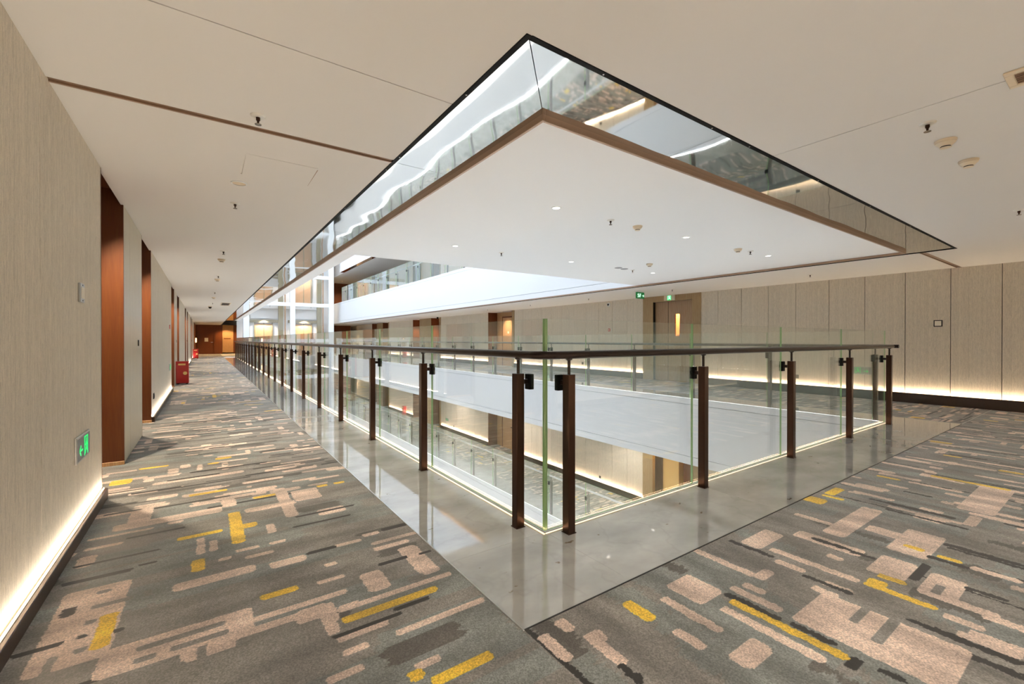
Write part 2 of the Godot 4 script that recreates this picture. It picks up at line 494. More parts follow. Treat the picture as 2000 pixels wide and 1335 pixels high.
	M.carpet_r = paint(Color.WHITE, 1.0)
	M.carpet_r.albedo_texture = carpet_texture(2048, 800, 2048 / 8.0, 800 / 3.1, 1.08, -1.6, 1, CR, Rect2(1.08, 0.2, 2.9, 1.3))
	for c in [M.carpet_l, M.carpet_r]:
		c.heightmap_enabled = false
		c.rim_enabled = true
		c.rim = 0.5
		c.rim_tint = 0.4
	M.skyglass = M.clear

# ---------------------------------------------------------------- pieces of the building
func sheet(x0: float, x1: float, z0: float, z1: float, y: float, uv: Callable) -> ArrayMesh:
	var st := stool()
	var a := V(x0, y, z0)
	var b := V(x1, y, z0)
	var c := V(x1, y, z1)
	var d := V(x0, y, z1)
	var ua: Vector2 = uv.call(x0, z0)
	var ub: Vector2 = uv.call(x1, z0)
	var uc: Vector2 = uv.call(x1, z1)
	var ud: Vector2 = uv.call(x0, z1)
	tri(st, a, b, c, Vector3.UP, ua, ub, uc)
	tri(st, a, c, d, Vector3.UP, ua, uc, ud)
	return st.commit()

func uv_l(x: float, z: float) -> Vector2:
	return Vector2((x + 0.78) / 1.9, z / 8.0)

func uv_far(x: float, z: float) -> Vector2:
	return Vector2((x - 8.83) / 1.9, z / 8.0 + 0.37)

func uv_r(x: float, z: float) -> Vector2:
	return Vector2((x - 1.08) / 8.0, (z + 1.6) / 3.1)

func area_lamp(parent: Node, at: Vector3, size: Vector2, energy: float, c: Color, down := false, yaw := 0.0) -> void:
	var l := AreaLight3D.new()
	l.name = "glow"
	l.area_size = size
	l.light_energy = energy
	l.light_color = c
	l.area_range = 60.0
	l.area_attenuation = 2.0
	l.shadow_enabled = true
	l.position = at
	l.rotation = Vector3(-PI / 2 if down else PI / 2, yaw, 0)
	parent.add_child(l, true)

# a strip lamp that lies along z (or x), shining up
func strip(x0: float, x1: float, z0: float, z1: float, y: float, mat: Material, energy: float, c: Color, label: String, group: String) -> void:
	var base := V((x0 + x1) / 2, y, (z0 + z1) / 2)
	var o := thing("led_strip", label, "light strip", base, group)
	part(o, "profile", B(x0, x1, y, y + 0.003, z0, z1), M.steel)
	var lit := B(x0 + 0.002, x1 - 0.002, y + 0.003, y + 0.007, z0 + 0.004, z1 - 0.004)
	part(o, "led_diffuser", lit, mat)
	if energy > 0.0:
		area_lamp(o, Vector3(0, 0.011, 0), Vector2(x1 - x0 - 0.004, z1 - z0 - 0.01), energy * (maxf(x1 - x0, z1 - z0) / 4.5), c)

func spot(parent: Node, at: Vector3, energy: float, angle: float, c: Color, aim := Vector3.DOWN, size := 0.03) -> void:
	var l := SpotLight3D.new()
	l.name = "glow"
	l.position = at
	l.basis = Basis.looking_at(aim, Vector3.FORWARD)
	l.light_energy = energy
	l.light_color = c
	l.spot_angle = angle
	l.spot_angle_attenuation = 0.6
	l.spot_range = 40.0
	l.spot_attenuation = 2.0
	l.light_size = size
	l.shadow_enabled = true
	parent.add_child(l, true)

func downlight(at: Vector3, label: String, group: String, lens: Material, energy: float, angle: float, c: Color, aim := Vector3.DOWN) -> void:
	var o := thing("downlight", label, "downlight", at, group)
	part(o, "ring", lathe([Vector2(0.036, -0.004), Vector2(0.05, -0.004), Vector2(0.052, 0.0), Vector2(0.036, 0.0), Vector2(0.036, -0.004)]), M.white_metal)
	part(o, "lamp_lens", lathe([Vector2(0, -0.002), Vector2(0.036, -0.002), Vector2(0.036, 0.0), Vector2(0, 0.0)]), lens)
	if energy > 0.0:
		spot(o, Vector3(0, -0.012, 0), energy, angle, c, aim)

func sprinkler(at: Vector3, label: String, group := "") -> void:
	var o := thing("sprinkler", label, "sprinkler", at, group)
	part(o, "escutcheon", lathe([Vector2(0.014, -0.012), Vector2(0.034, -0.009), Vector2(0.041, -0.002), Vector2(0.041, 0.0), Vector2(0.0, 0.0)]), M.pale)
	part(o, "body", lathe([Vector2(0, -0.045), Vector2(0.005, -0.045), Vector2(0.007, -0.03), Vector2(0.011, -0.026), Vector2(0.011, -0.01), Vector2(0, -0.01)], 12), M.bronze)
	part(o, "deflector", lathe([Vector2(0, -0.052), Vector2(0.017, -0.052), Vector2(0.018, -0.049), Vector2(0, -0.046)], 14), M.chrome)

func detector(at: Vector3, label: String, group := "") -> void:
	var o := thing("smoke_detector", label, "smoke detector", at, group)
	part(o, "base", lathe([Vector2(0, -0.012), Vector2(0.053, -0.012), Vector2(0.055, -0.008), Vector2(0.055, 0), Vector2(0, 0)], 24), M.plastic)
	part(o, "body", lathe([Vector2(0, -0.04), Vector2(0.03, -0.04), Vector2(0.05, -0.02), Vector2(0.051, -0.012), Vector2(0, -0.012)], 24), M.plastic)
	part(o, "sensor_slots", lathe([Vector2(0, -0.047), Vector2(0.02, -0.047), Vector2(0.026, -0.045), Vector2(0.026, -0.039), Vector2(0, -0.039)], 20), M.dark)
	part(o, "cap", lathe([Vector2(0, -0.051), Vector2(0.026, -0.05), Vector2(0.03, -0.047), Vector2(0, -0.046)], 20), M.plastic)

# a plate on a wall; turn = PI/2 faces +x, -PI/2 faces -x, 0 faces the camera end
func wall_plate(called: String, label: String, category: String, at: Vector3, turn: float, w: float, h: float, mat: Material, group := "") -> Node3D:
	var o := thing(called, label, category, at, group)
	o.rotation.y = turn
	part(o, "plate", own_box(w, h, 0.012, 0.003, -h / 2), mat, Vector3(0, 0, 0.006))
	return o

func exit_plate(at: Vector3, turn: float, dir: float, label: String) -> void:
	var o := wall_plate("exit_sign", label, "exit sign", at, turn, 0.36, 0.16, M.steel)
	part(o, "face", own_box(0.33, 0.135, 0.003, 0.001, -0.0675), M.grey, Vector3(0, 0, 0.0125))
	var st := stool()
	runner(st, Vector2(-dir * 0.05, 0), 0.12, 1.0)
	arrow(st, Vector2(dir * 0.085, -0.01), 0.075, dir)
	part(o, "sign_light", st.commit(), M.green_lamp, Vector3(0, 0, 0.0145))

func socket(at: Vector3, turn: float, label: String) -> void:
	var o := wall_plate("wall_socket", label, "socket", at, turn, 0.086, 0.086, M.dark)
	part(o, "insert", own_box(0.05, 0.05, 0.003, 0.001, -0.025), M.black, Vector3(0, 0, 0.013))

func alarm(at: Vector3, turn: float, label: String) -> void:
	var o := wall_plate("fire_alarm_button", label, "fire alarm", at, turn, 0.09, 0.09, M.red)
	part(o, "button", own_box(0.045, 0.035, 0.006, 0.002, -0.0175), M.paper, Vector3(0, 0, 0.014))

func extinguisher_box(at: Vector3, turn: float, label: String) -> void:
	var o := thing("extinguisher_box", label, "extinguisher box", at)
	o.rotation.y = turn
	part(o, "body", own_box(0.28, 0.56, 0.2, 0.006, 0.03), M.red)
	part(o, "lid", own_box(0.29, 0.03, 0.21, 0.004, 0.59), M.red)
	for s in [-1, 1]:
		part(o, "foot", own_box(0.05, 0.03, 0.18, 0.003, 0.0), M.dark, Vector3(s * 0.1, 0, 0))
	part(o, "door_panel", own_box(0.25, 0.46, 0.004, 0.001, 0.06), M.red, Vector3(0, 0, 0.102))
	part(o, "label_plate", own_box(0.16, 0.045, 0.003, 0.0, 0.515), M.cream, Vector3(-0.01, 0, 0.105))
	part(o, "shield_emblem", lathe([Vector2(0, -0.002), Vector2(0.05, -0.002), Vector2(0.05, 0.002), Vector2(0, 0.002)], 6), M.cream, Vector3(0.06, 0.3, 0.106)).rotation.x = PI / 2

# ---------------------------------------------------------------- railings
func post_into(parent: Node, at: Vector3, turn: float, m: Material) -> void:
	var p := part(parent, "post", own_box(0.06, 0.985, 0.056, 0.003), m, at, turn)
	part(p, "base_plate", own_box(0.07, 0.005, 0.066, 0.002), m)
	part(p, "stem", lathe([Vector2(0.010, 0.985), Vector2(0.010, 1.07), Vector2(0.022, 1.078), Vector2(0.022, 1.084), Vector2(0, 1.084)], 12), M.rail)
	part(p, "clamp_arm", own_box(0.06, 0.03, 0.022, 0.003, 0.915), M.rail, Vector3(0.05, 0, 0))
	part(p, "clamp", own_box(0.036, 0.1, 0.055, 0.003, 0.878), M.black, Vector3(0.09, 0, 0))

# one sheet of glass: clear faces, green edges
func pane_into(parent: Node, x0: float, x1: float, y0: float, y1: float, z0: float, z1: float) -> void:
	var lo := V(x0, y0, z0) - org
	var hi := V(x1, y1, z1) - org
	var thin_x := absf(hi.x - lo.x) < absf(hi.z - lo.z)
	var face := stool()
	var rim := stool()
	var c := (lo + hi) / 2
	var h := (hi - lo).abs() / 2
	for a in 3:
		var b := (a + 1) % 3
		var d := (a + 2) % 3
		for s in [-1.0, 1.0]:
			var q := []
			for k in [[-1, -1], [1, -1], [1, 1], [-1, 1]]:
				var p := Vector3.ZERO
				p[a] = s * h[a]
				p[b] = k[0] * h[b]
				p[d] = k[1] * h[d]
				q.append(c + p)
			var n := Vector3.ZERO
			n[a] = s
			quad(face if a == (0 if thin_x else 2) else rim, q[0], q[1], q[2], q[3], n)
	var o := MeshInstance3D.new()
	o.name = "glass_pane"
	var mesh := face.commit()
	mesh = rim.commit(mesh)
	mesh.surface_set_material(0, M.glass)
	mesh.surface_set_material(1, M.edge)
	o.mesh = mesh
	parent.add_child(o, true)

func rail_along_z(o: Node, xp: float, xg: float, zs: Array, y: float, turn: float, z_end: float, m: Material) -> void:
	for i in zs.size():
		post_into(o, V(xp, y, zs[i]) - org, turn, m)
		var a: float = zs[i] + 0.006
		var b: float = (zs[i + 1] if i + 1 < zs.size() else z_end) - 0.006
		pane_into(o, xg - 0.006, xg + 0.006, y + 0.008, y + 1.333, a, b)

# ---------------------------------------------------------------- walls
# cloth panels along z between z0 and z1, with open joints over a dark backing
func cloth_run(o: Node, x_face: float, into: float, y0: float, y1: float, seams: Array, mat: Material, gap := 0.003) -> void:
	for i in seams.size() - 1:
		part(o, "panel", B(x_face, x_face + into * 0.02, y0, y1, seams[i] + gap, seams[i + 1] - gap, 0.0015), mat)

func seams_of(z0: float, z1: float, step: float) -> Array:
	var n := maxi(1, roundi((z1 - z0) / step))
	var s := []
	for i in n + 1:
		s.append(lerpf(z0, z1, float(i) / n))
	return s

func niche_left(o: Node, z0: float, z1: float, y: float, k: int) -> void:
	org = Vector3.ZERO
	part(o, "jamb", B(-1.24, WL, y, y + 2.64, z1, z1 + 0.02, 0.002), M.jamb)
	part(o, "jamb", B(-1.24, WL, y, y + 2.64, z0 - 0.02, z0, 0.002), M.jamb)
	part(o, "plinth", B(-1.24, WL + 0.004, y, y + 0.035, z1 - 0.012, z1 + 0.0, 0.002), M.tan)
	part(o, "niche_soffit", B(-1.24, WL, y + 2.64, y + 2.66, z0 - 0.02, z1 + 0.02), M.jamb)
	var d := structure("door_%d" % k, "dark wood guest room door in the %s recess of the left wall past the switch plate" % ORD[k - 1], "door")
	part(d, "frame", B(-1.24, -1.2, y, y + 2.3, z0, z0 + 0.06, 0.003), M.jamb)
	part(d, "frame", B(-1.24, -1.2, y, y + 2.3, z1 - 0.06, z1, 0.003), M.jamb)
	part(d, "frame", B(-1.24, -1.2, y + 2.24, y + 2.64, z0 + 0.06, z1 - 0.06, 0.003), M.jamb)
	var leaf := part(d, "leaf", B(-1.24, -1.215, y, y + 2.24, z0 + 0.06, z1 - 0.06, 0.002), M.door_wood)
	part(leaf, "handle", B(-1.215, -1.17, y + 1.0, y + 1.03, z0 + 0.12, z0 + 0.24, 0.004), M.steel)
	downlight(V(-0.95, y + 2.638, (z0 + z1) / 2), "warm downlight in the wooden soffit of the %s left door recess" % ORD[k - 1], "downlights in the left door recesses", M.warm_lens, 7.5, 48.0, Color(1.0, 0.92, 0.80), Vector3(0.55, -1.0, 0.0))

# a recess in the right wall; doors at its back
func niche_right(o: Node, z0: float, z1: float, y: float, k: int, lamps: bool) -> void:
	var xb := WR + 0.5
	org = Vector3.ZERO
	part(o, "jamb", B(WR - 0.01, xb, y, y + CE, z1 - 0.02, z1, 0.002), M.wood)
	part(o, "jamb", B(WR - 0.01, xb, y, y + CE, z0, z0 + 0.02, 0.002), M.wood)
	part(o, "architrave", B(WR - 0.015, WR, y, y + CE, z0 - 0.16, z0, 0.002), M.oak)
	part(o, "recess_back", B(xb, xb + 0.03, y, y + CE, z0, z1), M.tan)
	var d := structure("door_%d" % k, "light wood guest room door in a recess of the right wall", "door")
	var m := (z0 + z1) / 2
	part(d, "frame", B(xb - 0.03, xb, y, y + 2.3, m - 0.52, m - 0.46, 0.003), M.wood)
	part(d, "frame", B(xb - 0.03, xb, y, y + 2.3, m + 0.46, m + 0.52, 0.003), M.wood)
	part(d, "frame", B(xb - 0.03, xb, y + 2.24, y + 2.3, m - 0.46, m + 0.46, 0.003), M.wood)
	var leaf := part(d, "leaf", B(xb - 0.025, xb - 0.002, y, y + 2.24, m - 0.46, m + 0.46, 0.002), M.tan)
	part(leaf, "handle", B(xb - 0.07, xb - 0.025, y + 1.0, y + 1.04, m - 0.4, m - 0.26, 0.004), M.dark)
	part(leaf, "number_plate", B(xb - 0.03, xb - 0.025, y + 1.5, y + 1.6, m - 0.06, m + 0.06, 0.001), M.paper)
	if lamps:
		downlight(V(WR + 0.12, y + CE - 0.001, m), "warm downlight over a recessed door of the right wall", "downlights in the right door recesses", M.warm_lens, 4.0, 48.0, Color(1.0, 0.90, 0.76))

const ORD := ["first", "second", "third", "fourth", "fifth", "sixth", "seventh", "eighth"]
var door_no := 0

# everything on the far side of the void, one storey
func right_side(y: float, where: String, own: bool) -> void:
	var tail := "" if own else "_" + where
	var up: bool = where == "upper"
	var ww := structure("wall_right" + tail, {"": "beige cloth panelled wall with upright joints across the atrium", "_lower": "beige panelled wall of the storey below", "_upper": "beige panelled wall of the storey above"}[tail], "wall")
	var door_z := [6.87, 8.80]
	var niches := [[15.85, 17.85], [23.15, 24.3], [26.0, 27.1], [31.8, 33.0], [34.4, 35.6]]
	var walls := [[-1.6, 6.87], [8.80, 15.69], [17.85, 22.99], [24.3, 25.84], [27.1, 31.64], [33.0, 34.24], [35.6, 40.0]]
	for i in walls.size():
		org = Vector3.ZERO
		var a: float = walls[i][0]
		var b: float = walls[i][1]
		var seams: Array = [-1.6, -0.54, 0.09, 0.716, 1.346, 1.975, 2.607, 3.242, 3.873, 4.527, 5.13, 5.769, 6.39, 6.87] if i == 0 else seams_of(a, b, 0.63 if b - a > 2.0 else 0.9)
		var mat: Material = M.oak if b - a < 2.0 else M.cloth
		part(ww, "backing", B(WR + 0.02, WR + 0.12, y, y + CE, a, b), M.joint)
		cloth_run(ww, WR, 1.0, y, y + CE, seams, mat, 0.0045)
		if b - a > 2.0:
			var bb := structure("baseboard_right", "dark skirting at the foot of the beige wall across the atrium", "baseboard")
			part(bb, "board", B(WR - 0.045, WR, y, y + 0.17, a, b, 0.003), M.skirting)
			part(bb, "lip", B(WR - 0.045, WR - 0.037, y + 0.17, y + 0.185, a, b, 0.002), M.skirting)
			if i < (3 if up else 5):
				var n := maxi(1, ceili((b - a) / 4.8))
				for k in n:
					strip(WR - 0.034, WR - 0.020, lerpf(a, b, float(k) / n), lerpf(a, b, float(k + 1) / n), y + 0.17, M.led_warm, 1.9 if own else 2.8, Color(1.0, 0.89, 0.75), "warm LED strip glowing along the skirting of the beige wall across the atrium" if own else "warm LED strip glowing along the skirting one storey " + ("above" if up else "below"), "LED strips of the right wall" if own else "LED strips one storey " + ("above" if up else "below"))
	for n in niches:
		door_no += 1
		niche_right(ww, n[0], n[1], y, 10 + door_no, own and n[0] < 30.0)
	org = Vector3.ZERO
	part(ww, "shell", B(WR + 0.6, WR + 0.8, y, y + CE + 0.3, -1.6, 48.0), M.concrete)
	# the wide stair door
	door_no += 1
	var d := structure("door_%d" % (10 + door_no), {"": "double door with a narrow lit pane in an oak surround", "_lower": "doorway of the storey below opening to a pantry", "_upper": "double door of the storey above"}[tail], "door")
	part(d, "surround", B(WR - 0.02, WR + 0.1, y, y + CE, 6.87, 7.13, 0.003), M.oak)
	part(d, "surround", B(WR - 0.02, WR + 0.1, y, y + CE, 8.43, 8.80, 0.003), M.oak)
	part(d, "surround", B(WR - 0.02, WR + 0.1, y + 2.33, y + CE, 7.13, 8.43, 0.003), M.oak)
	if where == "lower":
		part(d, "room_back", B(WR + 0.55, WR + 0.6, y, y + CE, 6.5, 9.2), M.tan)
		part(d, "room_floor", B(WR, WR + 0.6, y - 0.02, y + 0.003, 6.9, 8.8), M.tan)
		part(d, "cupboard", B(WR + 0.3, WR + 0.55, y + 0.12, y + 2.2, 7.75, 8.3, 0.006), M.cream)
		part(d, "cupboard", B(WR + 0.3, WR + 0.55, y + 0.12, y + 2.2, 7.2, 7.6, 0.006), M.wood)
		downlight(V(WR + 0.25, y + CE - 0.01, 7.8), "warm downlight inside the pantry doorway of the storey below", "", M.warm_lens, 2.2, 70.0, Color(1.0, 0.78, 0.5))
	else:
		part(d, "reveal", B(WR + 0.0, WR + 0.1, y, y + 2.33, 8.425, 8.43), M.dark)
		var lf := part(d, "leaf", B(WR + 0.1, WR + 0.14, y, y + 2.33, 7.975, 8.43, 0.003), M.door_wood)
		part(lf, "edge_strip", B(WR + 0.095, WR + 0.1, y, y + 2.33, 7.972, 7.98), M.dark)
		# the second leaf is cut round its narrow pane
		var st := stool()
		for r in [[7.13, 7.60, 0.0, 2.33], [7.76, 7.97, 0.0, 2.33], [7.60, 7.76, 0.0, 1.32], [7.60, 7.76, 1.95, 2.33]]:
			box_into(st, V(WR + 0.1, y + r[2], r[0]), V(WR + 0.14, y + r[3], r[1]))
		var lr := part(d, "leaf", st.commit(), M.door_wood)
		part(lr, "pane_frame", B(WR + 0.105, WR + 0.14, y + 1.32, y + 1.95, 7.745, 7.76), M.wood)
		part(lr, "pane", B(WR + 0.118, WR + 0.122, y + 1.32, y + 1.95, 7.60, 7.745), M.clear)
		part(lr, "lever_handle", B(WR + 0.05, WR + 0.1, y + 1.03, y + 1.05, 7.80, 7.93, 0.004), M.steel)
		part(d, "room_behind", B(WR + 0.5, WR + 0.52, y, y + 2.33, 7.13, 8.43), M.tan)
		if own:
			downlight(V(WR + 0.33, y + 2.33, 7.68), "warm lamp in the stairwell behind the narrow door pane", "", M.warm_lens, 9.0, 60.0, Color(1.0, 0.82, 0.58))
	# floor of the far gallery
	var fl := structure("floor" + ("_right" if own else tail), "carpeted gallery floor across the atrium" if own else "carpeted gallery floor of the storey " + ("below" if where == "lower" else "above"), "floor")
	part(fl, "slab", B(8.55 if up else 8.16, WR + 0.6, y - (0.9 if up else 1.35), y - 0.012, 1.46 if own else (6.88 if up else -1.6), 48.0), M.concrete)
	part(fl, "carpet", sheet(8.85, WR + 0.5, 1.46 if own else -1.6, 48.0, y, uv_far), M.carpet_l)
	var q := [] if up else seams_of(1.46, 35.0, 2.4)
	for s in q.size() - 1:
		part(fl, "stone_slab", B(8.13, 8.846, y - 0.012, y, q[s] + 0.0008, q[s + 1] - 0.0008), M.stone)
	# white fascia: three bands with grooves between
	var fx: float = 8.47 if up else 8.12
	var top: float = y + 0.22 if up else y
	var fa := structure("wall_fascia" + tail, {"": "white grooved balcony front across the atrium", "_lower": "white balcony front of the storey below", "_upper": "white balcony front of the storey above"}[tail], "balcony front")
	part(fa, "fascia_band", B(fx, fx + 0.05, top - 0.115, top, 2.13, ZE + 4.0, 0.002), M.white)
	part(fa, "fascia_band", B(fx, fx + 0.05, y - 1.18, top - 0.124, 2.13, ZE + 4.0, 0.002), M.white)
	part(fa, "fascia_band", B(fx, fx + 0.05, y - 1.35, y - 1.189, 2.13, ZE + 4.0, 0.002), M.white)
	part(fa, "groove_back", B(fx + 0.03, fx + 0.08, y - 1.35, top, 2.13, ZE + 4.0), M.grey)
	# edge strip lamp under the glass
	if not up:
		for k in 8:
			strip(8.145, 8.160, lerpf(2.2, ZE, k / 8.0), lerpf(2.2, ZE, (k + 1) / 8.0), y, M.led_cool, 0.5 if own else 1.0, Color(0.97, 0.98, 1.0), "thin white LED line at the foot of the glass across the atrium" if own else "thin white LED line at the balcony edge one storey below", "LED lines of the far balustrade" if own else "LED lines one storey below")
	var xg: float = 8.55 if up else 8.125
	var r := thing("glass_balustrade", {"": "glass balustrade with dark posts on the far side of the atrium", "_lower": "glass balustrade with dark posts one storey below", "_upper": "glass balustrade with dark posts one storey above"}[tail], "balustrade", V(xg, y, 2.13))
	var zs := []
	var z := 2.27
	while z < 34.6:
		zs.append(z)
		z += 1.5
	rail_along_z(r, xg + 0.1, xg, zs, y, PI, ZE - 0.2, M.bronze)
	part(r, "handrail", tube([V(xg + 0.1, y + 1.107, 2.0) - org, V(xg + 0.1, y + 1.107, ZE) - org], 0.0255), M.steel if not own else M.rail)

# the left wall and its door recesses, this storey
func left_wall() -> void:
	var w := structure("wall_left", "beige cloth panelled wall with wooden door recesses along the corridor", "wall")
	var runs := [[-1.6, 4.5], [8.27, 13.0], [16.77, 21.5], [25.27, 30.0], [33.77, 38.5]]
	var seam_list := [[-1.6, 0.0, 1.5, 3.0, 4.5], [8.27, 9.4, 10.93, 11.9, 13.0], [], [], []]
	for i in runs.size():
		org = Vector3.ZERO
		var a: float = runs[i][0]
		var b: float = runs[i][1]
		var seams: Array = seam_list[i] if seam_list[i] else seams_of(a, b, 1.2)
		part(w, "backing", B(-1.24, WL - 0.02, 0, 2.64, a + (0.0 if i == 0 else 0.02), b - 0.02), M.joint)
		cloth_run(w, WL, -1.0, 0.0, CE + 0.02, seams, M.cloth)
		part(w, "corner_trim", B(WL - 0.02, WL + 0.001, 0, CE, b - 0.002, b + 0.001), M.copper)
		var bb := structure("baseboard_left", "brown skirting along the foot of the left corridor wall", "baseboard")
		part(bb, "board", B(WL, WL + 0.034, 0, 0.075, a, b, 0.003), M.skirting)
		var n := maxi(1, ceili((b - a) / 4.8))
		for k in n:
			strip(WL + 0.004, WL + 0.016, lerpf(a, b, float(k) / n), lerpf(a, b, float(k + 1) / n), 0.075, M.led_warm, 1.8, Color(1.0, 0.93, 0.845), "warm LED strip glowing on the skirting of the left corridor wall", "LED strips of the left wall")
	for k in 4:
		var z := 4.5 + 8.5 * k
		niche_left(w, z, z + 1.12, 0.0, 1 + 2 * k)
		niche_left(w, z + 2.62, z + 3.75, 0.0, 2 + 2 * k)
		# the pier between a pair of doors is a flush cupboard
		var c := thing("wall_cupboard", "flush beige laminate cupboard between the %s and %s left door recesses" % [ORD[2 * k], ORD[2 * k + 1]], "cupboard", V(WL, 0, z + 1.87), "cupboards between the left doors")
		part(c, "body", B(-1.22, WL - 0.02, 0, 2.64, z + 1.16, z + 2.58), M.joint)
		part(c, "side_panel", B(WL - 0.02, WL, 0.012, CE, z + 1.142, z + 1.546, 0.002), M.laminate)
		var dr := part(c, "cupboard_door", B(WL - 0.02, WL, 0.012, CE, z + 1.552, z + 2.598, 0.002), M.laminate)
		part(dr, "lock", B(WL, WL + 0.008, 1.13, 1.2, z + 2.2, z + 2.23, 0.002), M.dark)
	org = Vector3.ZERO
	part(w, "shell", B(-1.44, -1.24, -1.0, 2.9, -1.8, 48.0), M.concrete)

func ceiling_here() -> void:
	var c := structure("ceiling", "flat cream plaster ceiling with thin joints round the atrium opening", "ceiling")
	var t := CE + 0.12
	# left strip, near strip and right strip, cut at the joints the photograph shows
	for r in [[WL - 0.02, 1.13, 1.50, 2.1765], [WL - 0.02, 1.13, 2.1835, 3.10], [WL - 0.02, 1.13, 3.16, 48.0]]:
		part(c, "panel", B(r[0], r[1], CE, t, r[2], r[3]), M.plaster)
	for r in [[WL - 0.02, 3.2965], [3.3035, WR + 0.02]]:
		part(c, "panel", B(r[0], r[1], CE, t, -1.6, 1.50), M.plaster)
	for r in [[1.50, 1.83], [1.91, 48.0]]:
		part(c, "panel", B(8.76, WR + 0.6, CE, t, r[0], r[1]), M.plaster)
	part(c, "joint_back", B(WL - 0.02, 1.15, t, t + 0.3, -1.6, 48.0), M.joint)
	part(c, "joint_back", B(1.15, WR + 0.6, t, t + 0.3, -1.8, 1.50), M.joint)
	part(c, "joint_back", B(8.74, WR + 0.6, t, t + 0.3, 1.50, 48.0), M.joint)
	# recessed copper channels
	for r in [[WL, 1.13, 3.10, 3.16], [8.76, WR, 1.83, 1.91]]:
		part(c, "channel", B(r[0], r[1], CE + 0.008, CE + 0.012, r[2], r[3]), M.copper)
		part(c, "channel_lip", B(r[0], r[1], CE - 0.003, CE + 0.012, r[3] - 0.018, r[3] - 0.006, 0.001), M.copper)
		part(c, "channel_lip", B(r[0], r[1], CE + 0.002, CE + 0.012, r[2], r[2] + 0.008, 0.001), M.copper)
	# the lowered white ceiling over the near end of the void, and its edge along the left side
	part(c, "atrium_panel", B(1.62, 8.45, CE, t, 2.02, 6.9, 0.004), M.bright)
	part(c, "edge_panel", B(1.62, 1.89, CE, t, 6.9, ZE, 0.004), M.bright)

	# mirror soffit round the opening
	var s := structure("trim_1", "wavy mirror soffit with black outer edge and brown inner frame round the atrium opening", "mirror soffit")
	var wob := FastNoiseLite.new()
	wob.seed = 9
	wob.frequency = 1.0
	wob.fractal_octaves = 2
	var quads := []
	quads.append([Vector2(1.15, 1.52), Vector2(1.60, 1.98), Vector2(1.60, 3.143), Vector2(1.15, 3.143)])
	var z := 3.147
	while z < ZE - 0.5:
		var e := minf(z + 2.396, ZE)
		quads.append([Vector2(1.15, z), Vector2(1.60, z), Vector2(1.60, e), Vector2(1.15, e)])
		z += 2.4
	quads.append([Vector2(1.156, 1.52), Vector2(2.71, 1.52), Vector2(2.71, 1.98), Vector2(1.606, 1.98)])
	quads.append([Vector2(2.714, 1.52), Vector2(5.1, 1.52), Vector2(5.1, 1.98), Vector2(2.714, 1.98)])
	quads.append([Vector2(5.104, 1.52), Vector2(7.0, 1.52), Vector2(7.0, 1.98), Vector2(5.104, 1.98)])
	quads.append([Vector2(7.004, 1.52), Vector2(8.74, 1.52), Vector2(8.47, 1.98), Vector2(7.004, 1.98)])
	z = 1.98
	while z < ZE - 0.5:
		var e := minf(z + 2.396, ZE)
		quads.append([Vector2(8.47, z), Vector2(8.742, 1.524) if z < 2.0 else Vector2(8.742, z), Vector2(8.742, e), Vector2(8.47, e)])
		z += 2.4
	for q in quads:
		part(s, "mirror_panel", mirror_mesh(q, wob), M.mirror)
	part(s, "outer_edge", B(1.122, 1.152, CE - 0.004, CE + 0.05, 1.495, ZE, 0.002), M.black)
	part(s, "outer_edge", B(1.15, 8.765, CE - 0.004, CE + 0.05, 1.492, 1.522, 0.002), M.black)
	part(s, "outer_edge", B(8.742, 8.765, CE - 0.004, CE + 0.05, 1.52, ZE, 0.002), M.black)
	part(s, "inner_frame", B(1.60, 1.62, CE - 0.034, CE + 0.12, 1.98, ZE, 0.002), M.copper)
	part(s, "inner_frame", B(1.62, 8.47, CE - 0.034, CE + 0.12, 1.98, 2.0, 0.002), M.copper)
	part(s, "inner_frame", B(8.45, 8.47, CE - 0.034, CE + 0.0, 2.0, ZE, 0.002), M.copper)
	for x in [1.6, 2.55, 3.0, 4.1, 5.3, 6.6, 7.7]:
		part(s, "screw", lathe([Vector2(0, -0.003), Vector2(0.004, -0.002), Vector2(0.005, 0), Vector2(0, 0)], 8), M.steel, V(x, CE - 0.004, 1.508))
	for zz in [2.05, 3.02, 3.3, 4.5, 6.0]:
		part(s, "screw", lathe([Vector2(0, -0.003), Vector2(0.004, -0.002), Vector2(0.005, 0), Vector2(0, 0)], 8), M.steel, V(1.138, CE - 0.004, zz))

